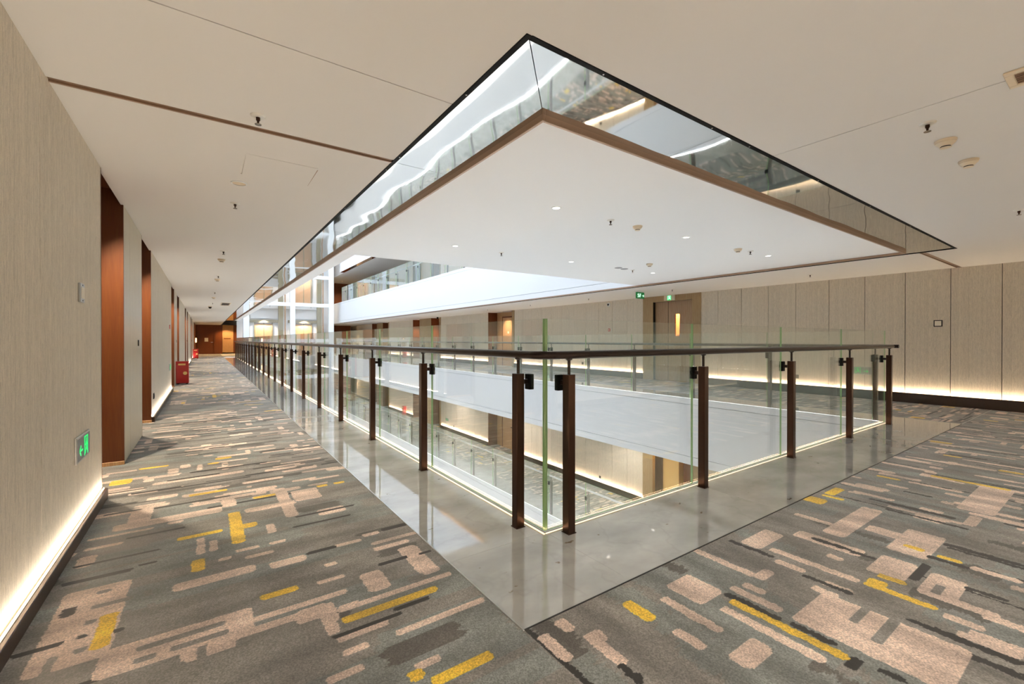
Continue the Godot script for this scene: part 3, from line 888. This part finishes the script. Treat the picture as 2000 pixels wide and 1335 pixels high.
func mirror_mesh(q: Array, wob: FastNoiseLite) -> ArrayMesh:
	var nu := maxi(6, int((q[1] - q[0]).length() / 0.05))
	var nv := maxi(6, int((q[3] - q[0]).length() / 0.05))
	var at := func(u: float, v: float) -> Vector3:
		var a: Vector2 = q[0].lerp(q[1], u)
		var b: Vector2 = q[3].lerp(q[2], u)
		var p := a.lerp(b, v)
		return V(p.x, CE + 0.004 + 0.0030 * wob.get_noise_2d(p.x * 0.9, p.y * 0.6), p.y)
	var st := stool()
	st.set_smooth_group(0)
	for i in nu:
		for j in nv:
			var c := [at.call(float(i) / nu, float(j) / nv), at.call(float(i + 1) / nu, float(j) / nv), at.call(float(i + 1) / nu, float(j + 1) / nv), at.call(float(i) / nu, float(j + 1) / nv)]
			for t in [[0, 1, 2], [0, 2, 3]]:
				var up: bool = (c[t[1]] - c[t[0]]).cross(c[t[2]] - c[t[0]]).y > 0.0
				var turn: Array = t if up else [t[0], t[2], t[1]]
				for k in turn:
					var p: Vector3 = c[k]
					var e := 0.01
					var h := func(x: float, zz: float) -> float: return 0.0030 * wob.get_noise_2d(x * 0.9, zz * 0.6)
					var dx: float = (h.call(p.x + e, -p.z) - h.call(p.x - e, -p.z)) / (2 * e)
					var dz: float = (h.call(p.x, -p.z + e) - h.call(p.x, -p.z - e)) / (2 * e)
					st.set_normal(Vector3(dx, -1.0, -dz).normalized())
					st.set_uv(Vector2.ZERO)
					st.add_vertex(p)
	return st.commit()

func floor_here() -> void:
	var f := structure("floor", "patterned carpet with polished grey stone border round the void", "floor")
	part(f, "slab", B(-1.44, 1.74, -1.34, -0.012, -1.8, 48.0), M.concrete)
	part(f, "slab", B(1.74, WR + 0.6, -1.34, -0.012, -1.8, 1.46), M.concrete)
	part(f, "slab", B(1.74, 8.12, -1.34, -0.012, 1.46, 2.13), M.concrete)
	part(f, "carpet", sheet(-1.24, 1.072, -1.6, 48.0, 0.0, uv_l), M.carpet_l)
	part(f, "carpet", sheet(1.072, WR, -1.6, 1.452, 0.0, uv_r), M.carpet_r)
	var q := seams_of(2.13, 35.33, 1.66)
	for i in q.size() - 1:
		part(f, "stone_slab", B(1.08, 1.742, -0.012, 0.0, q[i] + 0.0006, q[i + 1] - 0.0006), M.stone)
	q = seams_of(1.742, 8.13, 1.6)
	for i in q.size() - 1:
		part(f, "stone_slab", B(q[i] + 0.0006, q[i + 1] - 0.0006, -0.012, 0.0, 1.46, 2.13), M.stone)
	part(f, "stone_slab", B(1.08, 1.7414, -0.012, 0.0, 1.46, 2.1294), M.stone)
	part(f, "edge_strip", B(1.072, 1.08, -0.012, 0.003, 1.452, 48.0, 0.001), M.steel)
	part(f, "edge_strip", B(1.08, 8.85, -0.012, 0.002, 1.452, 1.46, 0.001), M.dark)
	part(f, "edge_strip", B(8.846, 8.852, -0.012, 0.003, 1.46, 35.0, 0.001), M.steel)
	# white balcony front under our own feet
	var fa := structure("wall_fascia_left", "white balcony front below the near gallery", "balcony front")
	part(fa, "fascia_band", B(1.742, 1.78, -1.34, -0.002, 2.17, ZE, 0.002), M.white)
	part(fa, "fascia_band", B(1.742, 8.12, -1.34, -0.002, 2.13, 2.17, 0.002), M.white)
	for k in 8:
		strip(1.704, 1.718, lerpf(2.094, ZE, k / 8.0), lerpf(2.094, ZE, (k + 1) / 8.0), 0.0, M.led_edge, 0.12, Color(1.0, 0.84, 0.66), "thin warm LED line at the foot of the corridor's glass balustrade", "LED lines of the near balustrade")
	for k in 2:
		strip(lerpf(1.722, 8.11, k / 2.0), lerpf(1.722, 8.11, (k + 1) / 2.0), 2.094, 2.108, 0.0, M.led_edge, 0.12, Color(1.0, 0.84, 0.66), "thin warm LED line at the foot of the cross gallery's glass balustrade", "LED lines of the cross balustrade")

func balustrade_here() -> void:
	var r := thing("glass_balustrade", "glass balustrade with bronze posts and round dark handrail turning the near corner of the void", "balustrade", V(1.74, 0, 2.13))
	var zs := []
	for k in 22:
		zs.append(2.29 + 1.5 * k)
	for i in zs.size():
		post_into(r, V(1.65, 0, zs[i]) - org, 0.0, M.bronze)
	var joints := [2.1385] + zs.slice(1) + [ZE]
	for i in joints.size() - 1:
		pane_into(r, 1.734, 1.746, 0.008, 1.333, joints[i] + 0.006, joints[i + 1] - 0.006)
	var xs := [1.86, 3.33, 4.91, 6.48, 7.96]
	for x in xs:
		post_into(r, V(x, 0, 2.04) - org, PI / 2, M.bronze)
	var xj := [1.7505, 3.31, 4.88, 6.48, 8.11]
	for i in 4:
		pane_into(r, xj[i] + 0.006, xj[i + 1] - 0.006, 0.008, 1.333, 2.124, 2.136)
	part(r, "corner_joint", B(1.733, 1.755, 0.008, 1.333, 2.121, 2.143, 0.003), M.edge)
	var path := [V(1.65, 1.107, ZE + 0.3) - org]
	for k in 7:
		var a := PI / 2 * k / 6
		path.append(V(1.65 + 0.1 * (1 - cos(a)), 1.107, 2.04 + 0.1 * (1 - sin(a))) - org)
	path.append(V(8.1, 1.107, 2.04) - org)
	part(r, "handrail", tube(path, 0.0255, 18), M.rail)

func tower() -> void:
	var t := thing("elevator_tower", "white framed glass elevator shaft at the far end of the atrium", "elevator shaft", V(5.1, -2 * F, ZE))
	var cols := [[2.14, 2.5], [5.03, 5.37], [7.66, 8.02]]
	for c in cols:
		part(t, "column", B(c[0], c[1], -2 * F, RT - 0.2, ZE, ZE + 0.3, 0.01), M.white_metal)
	var beams := [-6.7, -4.1, -1.5, 1.14, 3.76, 5.84, 8.4, 11.0]
	for k in 2:
		var a: float = cols[k][1]
		var b: float = cols[k + 1][0]
		for y in beams:
			part(t, "beam", B(a, b, y - 0.13, y + 0.13, ZE + 0.02, ZE + 0.26, 0.008), M.white_metal)
		for i in beams.size() - 1:
			part(t, "glass_pane", B(a, b, beams[i] + 0.13, beams[i + 1] - 0.13, ZE + 0.12, ZE + 0.132), M.clear)
		part(t, "guide_column", B(b - 0.62, b - 0.3, -2 * F, RT - 0.2, ZE + 1.0, ZE + 1.25, 0.01), M.olive)
		part(t, "guide_rail", B(b - 0.2, b - 0.12, -2 * F, RT - 0.2, ZE + 1.2, ZE + 1.3, 0.005), M.tan)
		part(t, "guide_rail", B(a + 0.08, a + 0.14, -2 * F, RT - 0.2, ZE + 1.6, ZE + 1.7, 0.005), M.olive)
		part(t, "cable", B((a + b) / 2 + 0.1, (a + b) / 2 + 0.13, 3.6, RT - 0.2, ZE + 1.2, ZE + 1.23), M.grey)
	var w := structure("wall_landing", "pale landing wall with wooden elevator doors behind the glass shaft", "wall")
	part(w, "panel", B(1.9, 8.3, -2 * F, RT - 0.2, ZE + 2.6, ZE + 2.75), M.white)
	var n := 60
	for lv in [-F, 0.0, F]:
		for xs in [[3.05, 4.2], [5.75, 6.95]]:
			n += 1
			var d := structure("door_%d" % n, "pair of tan wooden elevator doors behind the glass shaft", "elevator door")
			var z := ZE + 2.6
			part(d, "leaf", B(xs[0], (xs[0] + xs[1]) / 2 - 0.03, lv, lv + 2.42, z - 0.03, z, 0.004), M.tan)
			part(d, "leaf", B((xs[0] + xs[1]) / 2 + 0.03, xs[1], lv, lv + 2.42, z - 0.03, z, 0.004), M.tan)
			part(d, "mullion", B((xs[0] + xs[1]) / 2 - 0.03, (xs[0] + xs[1]) / 2 + 0.03, lv, lv + 2.5, z - 0.05, z, 0.004), M.olive)
			for x in xs:
				part(d, "frame", B(x - 0.06, x + 0.02, lv, lv + 2.5, z - 0.06, z, 0.004), M.olive)
			part(d, "header", B(xs[0] - 0.5, xs[1] + 0.45, lv + 2.5, lv + 2.72, z - 0.2, z, 0.006), M.olive)
			part(d, "header_panel", B(xs[0] - 0.3, xs[1] + 0.3, lv + 2.8, lv + 3.55, z - 0.08, z, 0.006), M.white)
		org = Vector3.ZERO
		part(w, "landing_ledge", B(2.5, 7.66, lv - 0.3, lv - 0.02, ZE + 2.2, ZE + 2.6, 0.01), M.white)
	for xl in [3.6, 6.35]:
		for lv in [0.0, F]:
			downlight(V(xl, lv + 2.78, ZE + 2.2), "small warm downlight over an elevator door behind the glass shaft", "downlights over the elevator doors", M.warm_lens, 8.0, 64.0, Color(1.0, 0.93, 0.84))

func ends() -> void:
	var e := structure("wall_end", "dark wood panelled wall with a door closing the long corridor", "wall")
	part(e, "panel", B(-1.24, -0.50, 0, CE, 46.0, 46.2, 0.004), M.wood)
	part(e, "panel", B(0.74, 1.26, 0, CE, 45.94, 46.2, 0.004), M.wood)
	part(e, "panel", B(2.08, 8.3, 0, CE, 46.0, 46.2, 0.004), M.wood)
	part(e, "lit_panel", B(1.27, 2.07, 0.1, CE, 45.98, 46.2, 0.004), M.tan)
	part(e, "lettering_bar", B(1.36, 1.88, 1.28, 1.36, 45.96, 45.98), M.wood)
	part(e, "panel", B(-0.50, 0.74, 2.35, CE, 46.0, 46.2, 0.004), M.wood)
	part(e, "side_panel", B(WL - 0.02, WL, 0, CE, 38.5, 42.2, 0.003), M.wood)
	part(e, "side_panel", B(WL - 0.02, WL, 0, CE, 42.21, 46.0, 0.003), M.wood)
	var d := structure("door_9", "dark wood door with a paper notice at the end of the long corridor", "door")
	part(d, "frame", B(-0.50, -0.40, 0, 2.35, 45.97, 46.1, 0.004), M.wood)
	part(d, "frame", B(0.64, 0.74, 0, 2.35, 45.97, 46.1, 0.004), M.wood)
	var lf := part(d, "leaf", B(-0.40, 0.64, 0, 2.35, 46.02, 46.08, 0.004), M.wood)
	part(lf, "notice", B(-0.02, 0.24, 1.06, 1.38, 46.01, 46.02), M.paper)
	part(lf, "handle", B(0.42, 0.58, 0.98, 1.02, 45.96, 46.02, 0.005), M.steel)
	var pl := thing("glowing_plate", "small glowing plate beside the door at the corridor end", "wall lamp", V(WL, 1.1, 43.6))  # a small wall plate, given a glowing cover
	part(pl, "backplate", B(WL, WL + 0.02, 0.95, 1.4, 43.5, 43.7, 0.004), M.steel)
	part(pl, "glow_cover", B(WL + 0.02, WL + 0.1, 1.0, 1.35, 43.53, 43.67, 0.01), M.warm_lens)
	for p in [[0.1, 43.0], [1.6, 45.2], [0.4, 40.5]]:
		downlight(V(p[0], CE - 0.0005, p[1]), "warm downlight in the ceiling at the wooden corridor end", "downlights at the corridor end", M.warm_lens, 5.0, 66.0, Color(1.0, 0.82, 0.58))
	var r := structure("wall_end_right", "wood and grey wall closing the gallery across the atrium", "wall")
	for lv in [-F, 0.0, F]:
		part(r, "grey_panel", B(8.16, 9.0, lv, lv + CE, 42.0, 42.2, 0.004), M.grey)
		part(r, "dark_strip", B(9.0, 9.12, lv, lv + CE, 41.98, 42.2, 0.004), M.dark)
		part(r, "wood_panel", B(9.12, WR, lv, lv + CE, 42.0, 42.2, 0.004), M.wood)
	for lv in [-F, 0.0, F]:  # added fittings that brighten the dark gallery ends
		downlight(V(9.9, lv + CE - 0.0015, 40.2), "added warm downlight by the wooden end of the galleries across the atrium", "added downlights at the gallery ends", M.warm_lens, 6.0, 66.0, Color(1.0, 0.88, 0.70))

	var b := structure("wall_back", "beige cloth panelled wall behind the viewpoint", "wall")
	part(b, "backing", B(-1.44, WR + 0.6, 0, 2.64, -1.8, -1.62), M.joint)
	var q := seams_of(WL, WR, 1.2)
	for i in q.size() - 1:
		part(b, "panel", B(q[i] + 0.002, q[i + 1] - 0.002, 0, CE, -1.62, -1.6, 0.0015), M.cloth)
	var bb := structure("baseboard_back", "brown skirting along the wall behind the viewpoint", "baseboard")
	part(bb, "board", B(WL, WR, 0, 0.075, -1.6, -1.557, 0.003), M.skirting)
	part(bb, "lip", B(WL, WR, 0.075, 0.092, -1.565, -1.557, 0.002), M.skirting)
	for k in 3:
		strip(lerpf(WL + 0.05, WR - 0.05, k / 3.0), lerpf(WL + 0.05, WR - 0.05, (k + 1) / 3.0), -1.598, -1.584, 0.075, M.led_warm, 1.8, Color(1.0, 0.93, 0.845), "warm LED strip on the skirting of the wall behind the viewpoint", "LED strips of the back wall")

	for x in [0.2, 2.9, 5.6, 8.3]:  # unseen fittings, added as fill light for the near carpet and walls
		downlight(V(x, CE - 0.0005, -0.9), "added warm white fill downlight in the ceiling behind the viewpoint", "added fill downlights behind the viewpoint", M.warm_lens, 4.5 if x < 1.0 else 1.6, 74.0, Color(1.0, 0.95, 0.89))

func shell() -> void:
	# storeys above and below on this side of the void, the lobby floor and the glass roof
	var u := structure("floor_upper_near", "slab and balcony front of the storey above this gallery", "floor")
	part(u, "slab", B(-1.44, 1.89, 2.93, F, -1.8, 48.0), M.concrete)
	part(u, "slab", B(1.89, WR + 0.8, 2.93, F, -1.8, 6.88), M.concrete)
	part(u, "balcony_front", B(1.87, 1.90, CE + 0.12, F + 0.22, 6.9, ZE), M.white)
	part(u, "balcony_front", B(1.89, 8.47, CE + 0.12, F + 0.22, 6.88, 6.92), M.white)
	part(u, "wall_panel", B(-0.8, WL, F, F + CE, -1.6, 48.0), M.cloth)
	part(u, "wall_panel", B(-0.8, WR + 0.6, F, F + CE, -1.8, -1.6), M.cloth)
	var r := structure("ceiling_upper", "ceiling and white roof edge of the storey above", "ceiling")
	part(r, "roof_slab", B(-1.44, 1.88, F + CE, RT, -1.8, 48.0), M.plaster)
	part(r, "roof_slab", B(1.88, 8.5, F + CE, RT, -1.8, 6.88), M.plaster)
	part(r, "roof_slab", B(8.76, WR + 0.8, F + CE, RT, -1.8, 48.0), M.plaster)
	part(r, "roof_slab", B(1.88, 8.76, F + CE + 1.0, RT, ZE + 2.75, 48.0), M.plaster)
	part(r, "roof_slab", B(1.88, 8.76, RT - 0.2, RT, ZE + 0.3, ZE + 2.75), M.plaster)
	part(r, "roof_edge", B(8.47, 8.76, F + CE + 0.01, RT, 6.88, ZE), M.white)
	part(r, "roof_edge", B(8.5, 8.76, F + CE + 0.01, RT, -1.8, 6.88), M.white)
	for k in 10:
		part(r, "mirror_panel", B(8.47, 8.76, F + CE, F + CE + 0.008, 6.9 + 2.81 * k, 6.9 + 2.81 * k + 2.80), M.rose_mirror)
	var s := structure("window_1", "glass roof with white bars over the atrium", "skylight")
	for k in 15:
		var z := 6.9 + (ZE - 6.9) * k / 14.0
		part(s, "bar", B(1.88, 8.47, RT - 0.12, RT + 0.04, z - 0.04, z + 0.04, 0.005), M.white_metal)
		if k < 14:
			for i in 4:
				part(s, "pane", B(1.90 + 1.64 * i, 1.90 + 1.64 * (i + 1) - 0.05, RT - 0.03, RT - 0.022, z + 0.04, z + (ZE - 6.9) / 14.0 - 0.04), M.clear)
	for i in 3:
		part(s, "bar", B(1.90 + 1.64 * (i + 1) - 0.05, 1.90 + 1.64 * (i + 1), RT - 0.1, RT + 0.02, 6.9, ZE, 0.005), M.white_metal)
	var l := structure("floor_lower_near", "slabs and balcony front of the storeys below this gallery", "floor")
	part(l, "slab", B(-1.44, 1.74, -F - 1.35, -F, -1.8, 48.0), M.concrete)
	part(l, "slab", B(1.74, 8.16, -F - 1.35, -F, -1.8, 2.13), M.concrete)
	part(l, "slab", B(8.16, WR + 0.8, -F - 1.35, -F - 0.012, -1.8, -1.6), M.concrete)
	part(l, "balcony_front", B(1.742, 1.78, -F - 1.35, -F, 2.13, ZE), M.white)
	part(l, "balcony_front", B(1.742, 8.12, -F - 1.35, -F, 2.13, 2.17), M.white)
	part(l, "wall_panel", B(-0.8, WL, -F, -1.35, -1.6, 48.0), M.cloth)
	part(l, "wall_panel", B(-0.8, WR + 0.6, -F, -1.35, -1.8, -1.6), M.cloth)
	part(l, "wall_panel", B(-0.8, WL, -2 * F, -F - 1.35, -1.6, 48.0), M.cloth)
	part(l, "wall_panel", B(WR, WR + 0.3, -2 * F, -F - 1.35, -1.6, 48.0), M.cloth)
	part(l, "wall_panel", B(-0.8, WR + 0.6, -2 * F, -F - 1.35, -1.8, -1.6), M.cloth)
	var b := structure("floor_lobby", "pale stone lobby floor at the foot of the atrium", "floor")
	var q := seams_of(-1.44, WR + 0.8, 2.6)
	for i in q.size() - 1:
		part(b, "stone_slab", B(q[i], q[i + 1] - 0.004, -2 * F - 0.1, -2 * F, -1.8, 48.0), M.lobby)
	for k in 5:  # unseen fittings, added to brighten the lower gallery and its mirror image
		downlight(V(9.9, -1.352, 3.5 + 5.6 * k), "added white downlight in the gallery ceiling one storey below", "added gallery downlights one storey below", M.lens, 3.2, 66.0, Color(1.0, 0.97, 0.92))
	for k in 5:  # unseen fittings, added so light bounces off the lobby floor up the atrium
		for x in [0.6, 9.3]:
			downlight(V(x, -F - 1.352, 3.5 + 7.0 * k), "added white downlight over the lobby floor", "added lobby downlights", M.lens, 42.0, 68.0, Color(0.97, 0.98, 1.0))
	org = Vector3.ZERO
	var g := structure("wall_far_end", "outer wall behind the corridor end", "wall")
	part(g, "block", B(-1.44, WR + 0.8, -2 * F, RT, 47.8, 48.0), M.concrete)
	part(g, "landing_slab", B(1.74, 8.2, -1.34, -0.004, ZE + 2.8, 47.8), M.concrete)

func fixtures() -> void:
	# ceiling of the long corridor
	sprinkler(V(0.257, CE, 2.94), "chrome sprinkler close to the copper ceiling channel")
	sprinkler(V(0.24, CE, 4.94), "sprinkler next to the flush round lamp on the corridor ceiling")
	for z in [7.69, 10.7, 14.4, 18.6]:
		sprinkler(V(0.228, CE, z), "small sprinkler further down the long corridor ceiling", "sprinklers of the long corridor")
	for z in [8.49, 11.3, 16.2]:
		detector(V(0.225, CE, z), "smoke detector further down the long corridor ceiling", "smoke detectors of the long corridor")
	var h := thing("access_hatch", "rectangular ceiling hatch hanging slightly open over the corridor", "ceiling hatch", V(0.47, CE, 3.8))
	var st := stool()
	var lo := V(0.24, CE - 0.001, 3.58) - org
	var dz := 0.445
	var dx := 0.467
	var p := [Vector3(lo.x, -0.001, lo.z), Vector3(lo.x + dx, -0.004, lo.z), Vector3(lo.x + dx, -0.014, lo.z - dz), Vector3(lo.x, -0.010, lo.z - dz)]
	quad(st, p[0], p[1], p[2], p[3], Vector3(0, -1, 0.02).normalized())
	for i in 4:
		var j := (i + 1) % 4
		var m: Vector3 = (p[i] + p[j]) / 2 - (p[0] + p[2]) / 2
		m.y = 0
		quad(st, p[i], p[j], Vector3(p[j].x, 0.0, p[j].z), Vector3(p[i].x, 0.0, p[i].z), m.normalized())
	part(h, "panel", st.commit(), M.plaster)
	part(h, "gap", B(0.232, 0.715, CE - 0.0008, CE + 0.001, 4.026, 4.034), M.copper)
	part(h, "gap", B(0.708, 0.716, CE - 0.0008, CE + 0.001, 3.62, 4.034), M.copper)
	var ring := thing("flush_lamp", "flush round white ceiling lamp, unlit, beyond the hatch", "ceiling lamp", V(0.237, CE, 4.29))
	part(ring, "rim", lathe([Vector2(0.05, -0.006), Vector2(0.058, -0.006), Vector2(0.06, 0), Vector2(0.05, 0)], 24), M.white_metal)
	part(ring, "lens", lathe([Vector2(0, -0.003), Vector2(0.05, -0.003), Vector2(0.05, 0), Vector2(0, 0)], 24), M.plastic)
	var cam := thing("dome_camera", "black dome camera under the far corridor ceiling", "camera", V(0.17, CE, 20.6))
	part(cam, "base", lathe([Vector2(0, -0.03), Vector2(0.06, -0.03), Vector2(0.065, 0), Vector2(0, 0)], 18), M.plastic)
	part(cam, "dome", lathe([Vector2(0, -0.09), Vector2(0.03, -0.083), Vector2(0.048, -0.065), Vector2(0.055, -0.03), Vector2(0, -0.03)], 18), M.black)
	vent("air_vent", "long slotted air vent in the cross gallery ceiling", V(3.3, CE, -0.3), 0.21, 1.38, 6)
	vent("air_vent", "air vent far down the long corridor ceiling", V(0.62, CE, 19.0), 0.3, 1.4, 5)
	# ceiling of the cross gallery
	sprinkler(V(3.56, CE, 0.737), "dark sprinkler between the air vent and the smoke detectors")
	detector(V(3.96, CE, 0.732), "larger looking cream smoke detector beside the dark sprinkler")
	detector(V(4.54, CE, 0.718), "cream smoke detector second along from the dark sprinkler")
	sprinkler(V(6.68, CE, 0.70), "sprinkler on the cross gallery ceiling toward the beige wall")
	sprinkler(V(9.88, CE, 3.77), "sprinkler over the gallery across the atrium")
	for z in [6.9, 9.9, 12.9, 15.9]:
		sprinkler(V(9.85, CE, z), "small sprinkler further along the gallery ceiling across the atrium", "sprinklers of the far gallery")
	# ceiling over the near end of the void
	for x in [2.84, 5.0, 7.14]:
		for z in [3.3, 5.43]:
			downlight(V(x, CE, z), "lit round downlight in the white ceiling over the void", "downlights over the void", M.lens, 0.5, 60.0, Color(1.0, 0.96, 0.9))
	for q in [[3.614, 3.3], [3.618, 5.45], [6.54, 3.27], [6.517, 5.41]]:
		sprinkler(V(q[0], CE, q[1]), "sprinkler in the white ceiling over the void", "sprinklers over the void")
	for q in [[4.06, 3.3], [6.25, 3.3], [6.23, 4.81]]:
		detector(V(q[0], CE, q[1]), "smoke detector in the white ceiling over the void", "smoke detectors over the void")
	for q in [[6.12, 5.4], [6.3, 5.42]]:
		var sp := thing("ceiling_speaker", "round grey speaker grille in the white ceiling over the void", "speaker", V(q[0], CE, q[1]), "speaker grilles over the void")
		part(sp, "grille", lathe([Vector2(0, -0.004), Vector2(0.055, -0.006), Vector2(0.07, -0.002), Vector2(0.07, 0), Vector2(0, 0)], 18), M.grey)
	# left wall
	exit_plate(V(WL, 0.53, 3.82), PI / 2, -1.0, "green exit sign plate with arrow low on the left cloth wall")
	exit_plate(V(WL, 0.6, 12.3), PI / 2, -1.0, "green exit sign low on the left wall beside the red extinguisher box")
	var sw := wall_plate("room_switch", "narrow silver switch plate at eye height on the left cloth wall", "switch", V(WL, 1.495, 3.81), PI / 2, 0.11, 0.12, M.steel)
	part(sw, "rocker", own_box(0.07, 0.07, 0.004, 0.001, -0.035), M.paper, Vector3(0, 0, 0.014))
	for s in [-1, 1]:
		part(sw, "screw", own_box(0.008, 0.008, 0.002, 0.0, -0.004), M.dark, Vector3(0, s * 0.048, 0.013))
	socket(V(WL, 0.353, 8.55), PI / 2, "dark wall socket low on the left wall after the second door recess")
	alarm(V(WL, 1.49, 12.3), PI / 2, "red fire alarm button on the left corridor wall")
	extinguisher_box(V(-0.5, 0, 14.95), 0.0, "red extinguisher box standing on the carpet by the third left door recess")
	extinguisher_box(V(-0.48, 0, 34.8), 0.0, "small red extinguisher box near the wooden corridor end")
	# right wall
	var th := wall_plate("thermostat", "white thermostat on the beige wall across the cross gallery", "thermostat", V(WR, 1.506, 2.14), -PI / 2, 0.12, 0.12, M.dark)
	part(th, "screen", own_box(0.09, 0.09, 0.004, 0.001, -0.045), M.paper, Vector3(0, 0, 0.014))
	exit_plate(V(WR, 0.57, 3.3), -PI / 2, 1.0, "green exit sign low on the beige wall seen through the balustrade glass")
	socket(V(WR, 0.365, 4.5), -PI / 2, "dark socket low on the beige wall near the exit sign")
	socket(V(WR, 0.366, 11.45), -PI / 2, "dark socket low on the beige wall beyond the double door")
	alarm(V(WR, 1.534, 10.19), -PI / 2, "red fire alarm button on the beige wall across the atrium")
	var ws := thing("wall_speaker", "round white wall speaker high on the beige wall across the atrium", "speaker", V(WR, 2.38, 10.21))
	part(ws, "body", lathe([Vector2(0, -0.0), Vector2(0.07, 0.0), Vector2(0.07, 0.02), Vector2(0.05, 0.035), Vector2(0, 0.035)], 18), M.white_metal).rotation.z = PI / 2
	part(ws, "grille", lathe([Vector2(0, 0.035), Vector2(0.035, 0.035), Vector2(0.035, 0.04), Vector2(0, 0.04)], 18), M.dark).rotation.z = PI / 2
	var cam2 := thing("dome_camera", "small black dome camera over the recessed doors across the atrium", "camera", V(10.9, CE, 23.0))
	part(cam2, "dome", lathe([Vector2(0, -0.09), Vector2(0.03, -0.083), Vector2(0.05, -0.06), Vector2(0.055, 0), Vector2(0, 0)], 16), M.black)
	var box := thing("exit_light", "white exit light box with green figure over the double door", "exit light", V(WR - 0.02, 2.42, 7.84))
	box.rotation.y = -PI / 2
	part(box, "housing", own_box(0.36, 0.15, 0.03, 0.004, -0.075), M.plastic, Vector3(0, 0, 0.015))
	part(box, "sign_panel", own_box(0.13, 0.13, 0.003, 0.0, -0.065), M.green_lamp, Vector3(0.0, 0, 0.032))
	st = stool()
	runner(st, Vector2.ZERO, 0.11)
	part(box, "sign_figure", st.commit(), M.sign_white, Vector3(0, 0, 0.034))
	var fs := thing("floor_sign", "green lit sign reading 5F with an arrow hanging over the far gallery", "sign", V(9.64, 2.40, 7.75))
	part(fs, "sign_box", own_box(0.33, 0.17, 0.03, 0.004, -0.085), M.green_lamp_dim)
	for s in [-1, 1]:
		part(fs, "hanger", own_box(0.008, 0.02, 0.008, 0.0, 0.085), M.steel, Vector3(s * 0.1, 0, 0))
	var tm := TextMesh.new()
	tm.text = "5F"
	var font := SystemFont.new()
	font.font_names = PackedStringArray(["Droid Sans"])
	font.font_weight = 700
	tm.font = font
	tm.font_size = 32
	tm.pixel_size = 0.0042
	tm.depth = 0.002
	part(fs, "sign_lettering", tm, M.sign_white, Vector3(-0.045, -0.005, 0.0165))
	st = stool()
	arrow(st, Vector2(0.105, -0.005), 0.075, 1.0)
	part(fs, "sign_arrow", st.commit(), M.sign_white, Vector3(0, 0, 0.0155))
	# far side extras
	extinguisher_box(V(WR - 0.15, 0, 28.2), -PI / 2, "red extinguisher box by the recessed doors across the atrium")
	extinguisher_box(V(WR - 0.15, -F, 15.2), -PI / 2, "red extinguisher box beside a door one storey below")
	extinguisher_box(V(WR - 0.15, -F, 28.3), -PI / 2, "red extinguisher box further along one storey below")
	exit_plate(V(WR, -F + 0.6, 22.2), -PI / 2, 1.0, "green exit sign low on the wall one storey below by the paired doors")
	exit_plate(V(WR, -F + 0.6, 12.2), -PI / 2, 1.0, "green exit sign low on the wall one storey below by the pantry")
	socket(V(WR, -F + 0.35, 21.4), -PI / 2, "socket on the wall one storey below by the paired doors")
	socket(V(WR, -F + 0.35, 10.6), -PI / 2, "socket on the wall one storey below by the pantry")

func vent(called: String, label: String, at: Vector3, w: float, l: float, slats: int) -> void:
	var o := thing(called, label, "air vent", at)
	var b := 0.032
	part(o, "frame", own_box(b, 0.012, l, 0.003, -0.012), M.plastic, Vector3(-w / 2 + b / 2, 0, 0))
	part(o, "frame", own_box(b, 0.012, l, 0.003, -0.012), M.plastic, Vector3(w / 2 - b / 2, 0, 0))
	part(o, "frame", own_box(w - 2 * b, 0.012, b, 0.003, -0.012), M.plastic, Vector3(0, 0, -l / 2 + b / 2))
	part(o, "frame", own_box(w - 2 * b, 0.012, b, 0.003, -0.012), M.plastic, Vector3(0, 0, l / 2 - b / 2))
	part(o, "duct", own_box(w - 2 * b, 0.001, l - 2 * b, 0.0, -0.001), M.dark)
	for k in slats:
		var x := lerpf(-w / 2 + b, w / 2 - b, (k + 0.5) / slats)
		part(o, "slat", own_box(0.008, 0.008, l - 2 * b, 0.002, -0.01), M.copper, Vector3(x, 0, 0))

func _ready() -> void:
	# ------------------------------------------------ camera
	var cam := Camera3D.new()
	cam.name = "camera"
	cam.fov = rad_to_deg(2.0 * atan(667.5 / 858.0))
	cam.near = 0.05
	cam.far = 200.0
	cam.position = Vector3(0, 1.2, 0)
	cam.rotation = Vector3(-atan(4.0 / 858.0), -atan(600.0 / 858.0), 0)
	add_child(cam)
	cam.current = true
	# ------------------------------------------------ overcast sky through the glass roof
	var env := Environment.new()
	var sky := Sky.new()
	var sm := ProceduralSkyMaterial.new()
	sm.sky_top_color = Color(0.86, 0.92, 1.0)
	sm.sky_horizon_color = Color(0.90, 0.94, 1.0)
	sm.ground_horizon_color = Color(0.6, 0.6, 0.6)
	sm.ground_bottom_color = Color(0.4, 0.4, 0.4)
	sm.sky_energy_multiplier = 1.0
	sky.sky_material = sm
	env.background_mode = Environment.BG_SKY
	env.sky = sky
	env.background_energy_multiplier = 7.6
	env.tonemap_mode = Environment.TONE_MAPPER_LINEAR
	env.tonemap_exposure = 1.4
	env.sdfgi_enabled = true
	env.ssao_enabled = true
	env.ssil_enabled = true
	var we := WorldEnvironment.new()
	we.name = "world_environment"
	we.environment = env
	add_child(we)

	make_materials()
	M.green_lamp_dim = lamp_mat(Color(0.03, 0.42, 0.18), 0.45, Color(0.02, 0.2, 0.09))
	floor_here()
	ceiling_here()
	left_wall()
	right_side(0.0, "here", true)
	right_side(-F, "lower", false)
	right_side(F, "upper", false)
	ends()
	shell()
	tower()
	balustrade_here()
	fixtures()
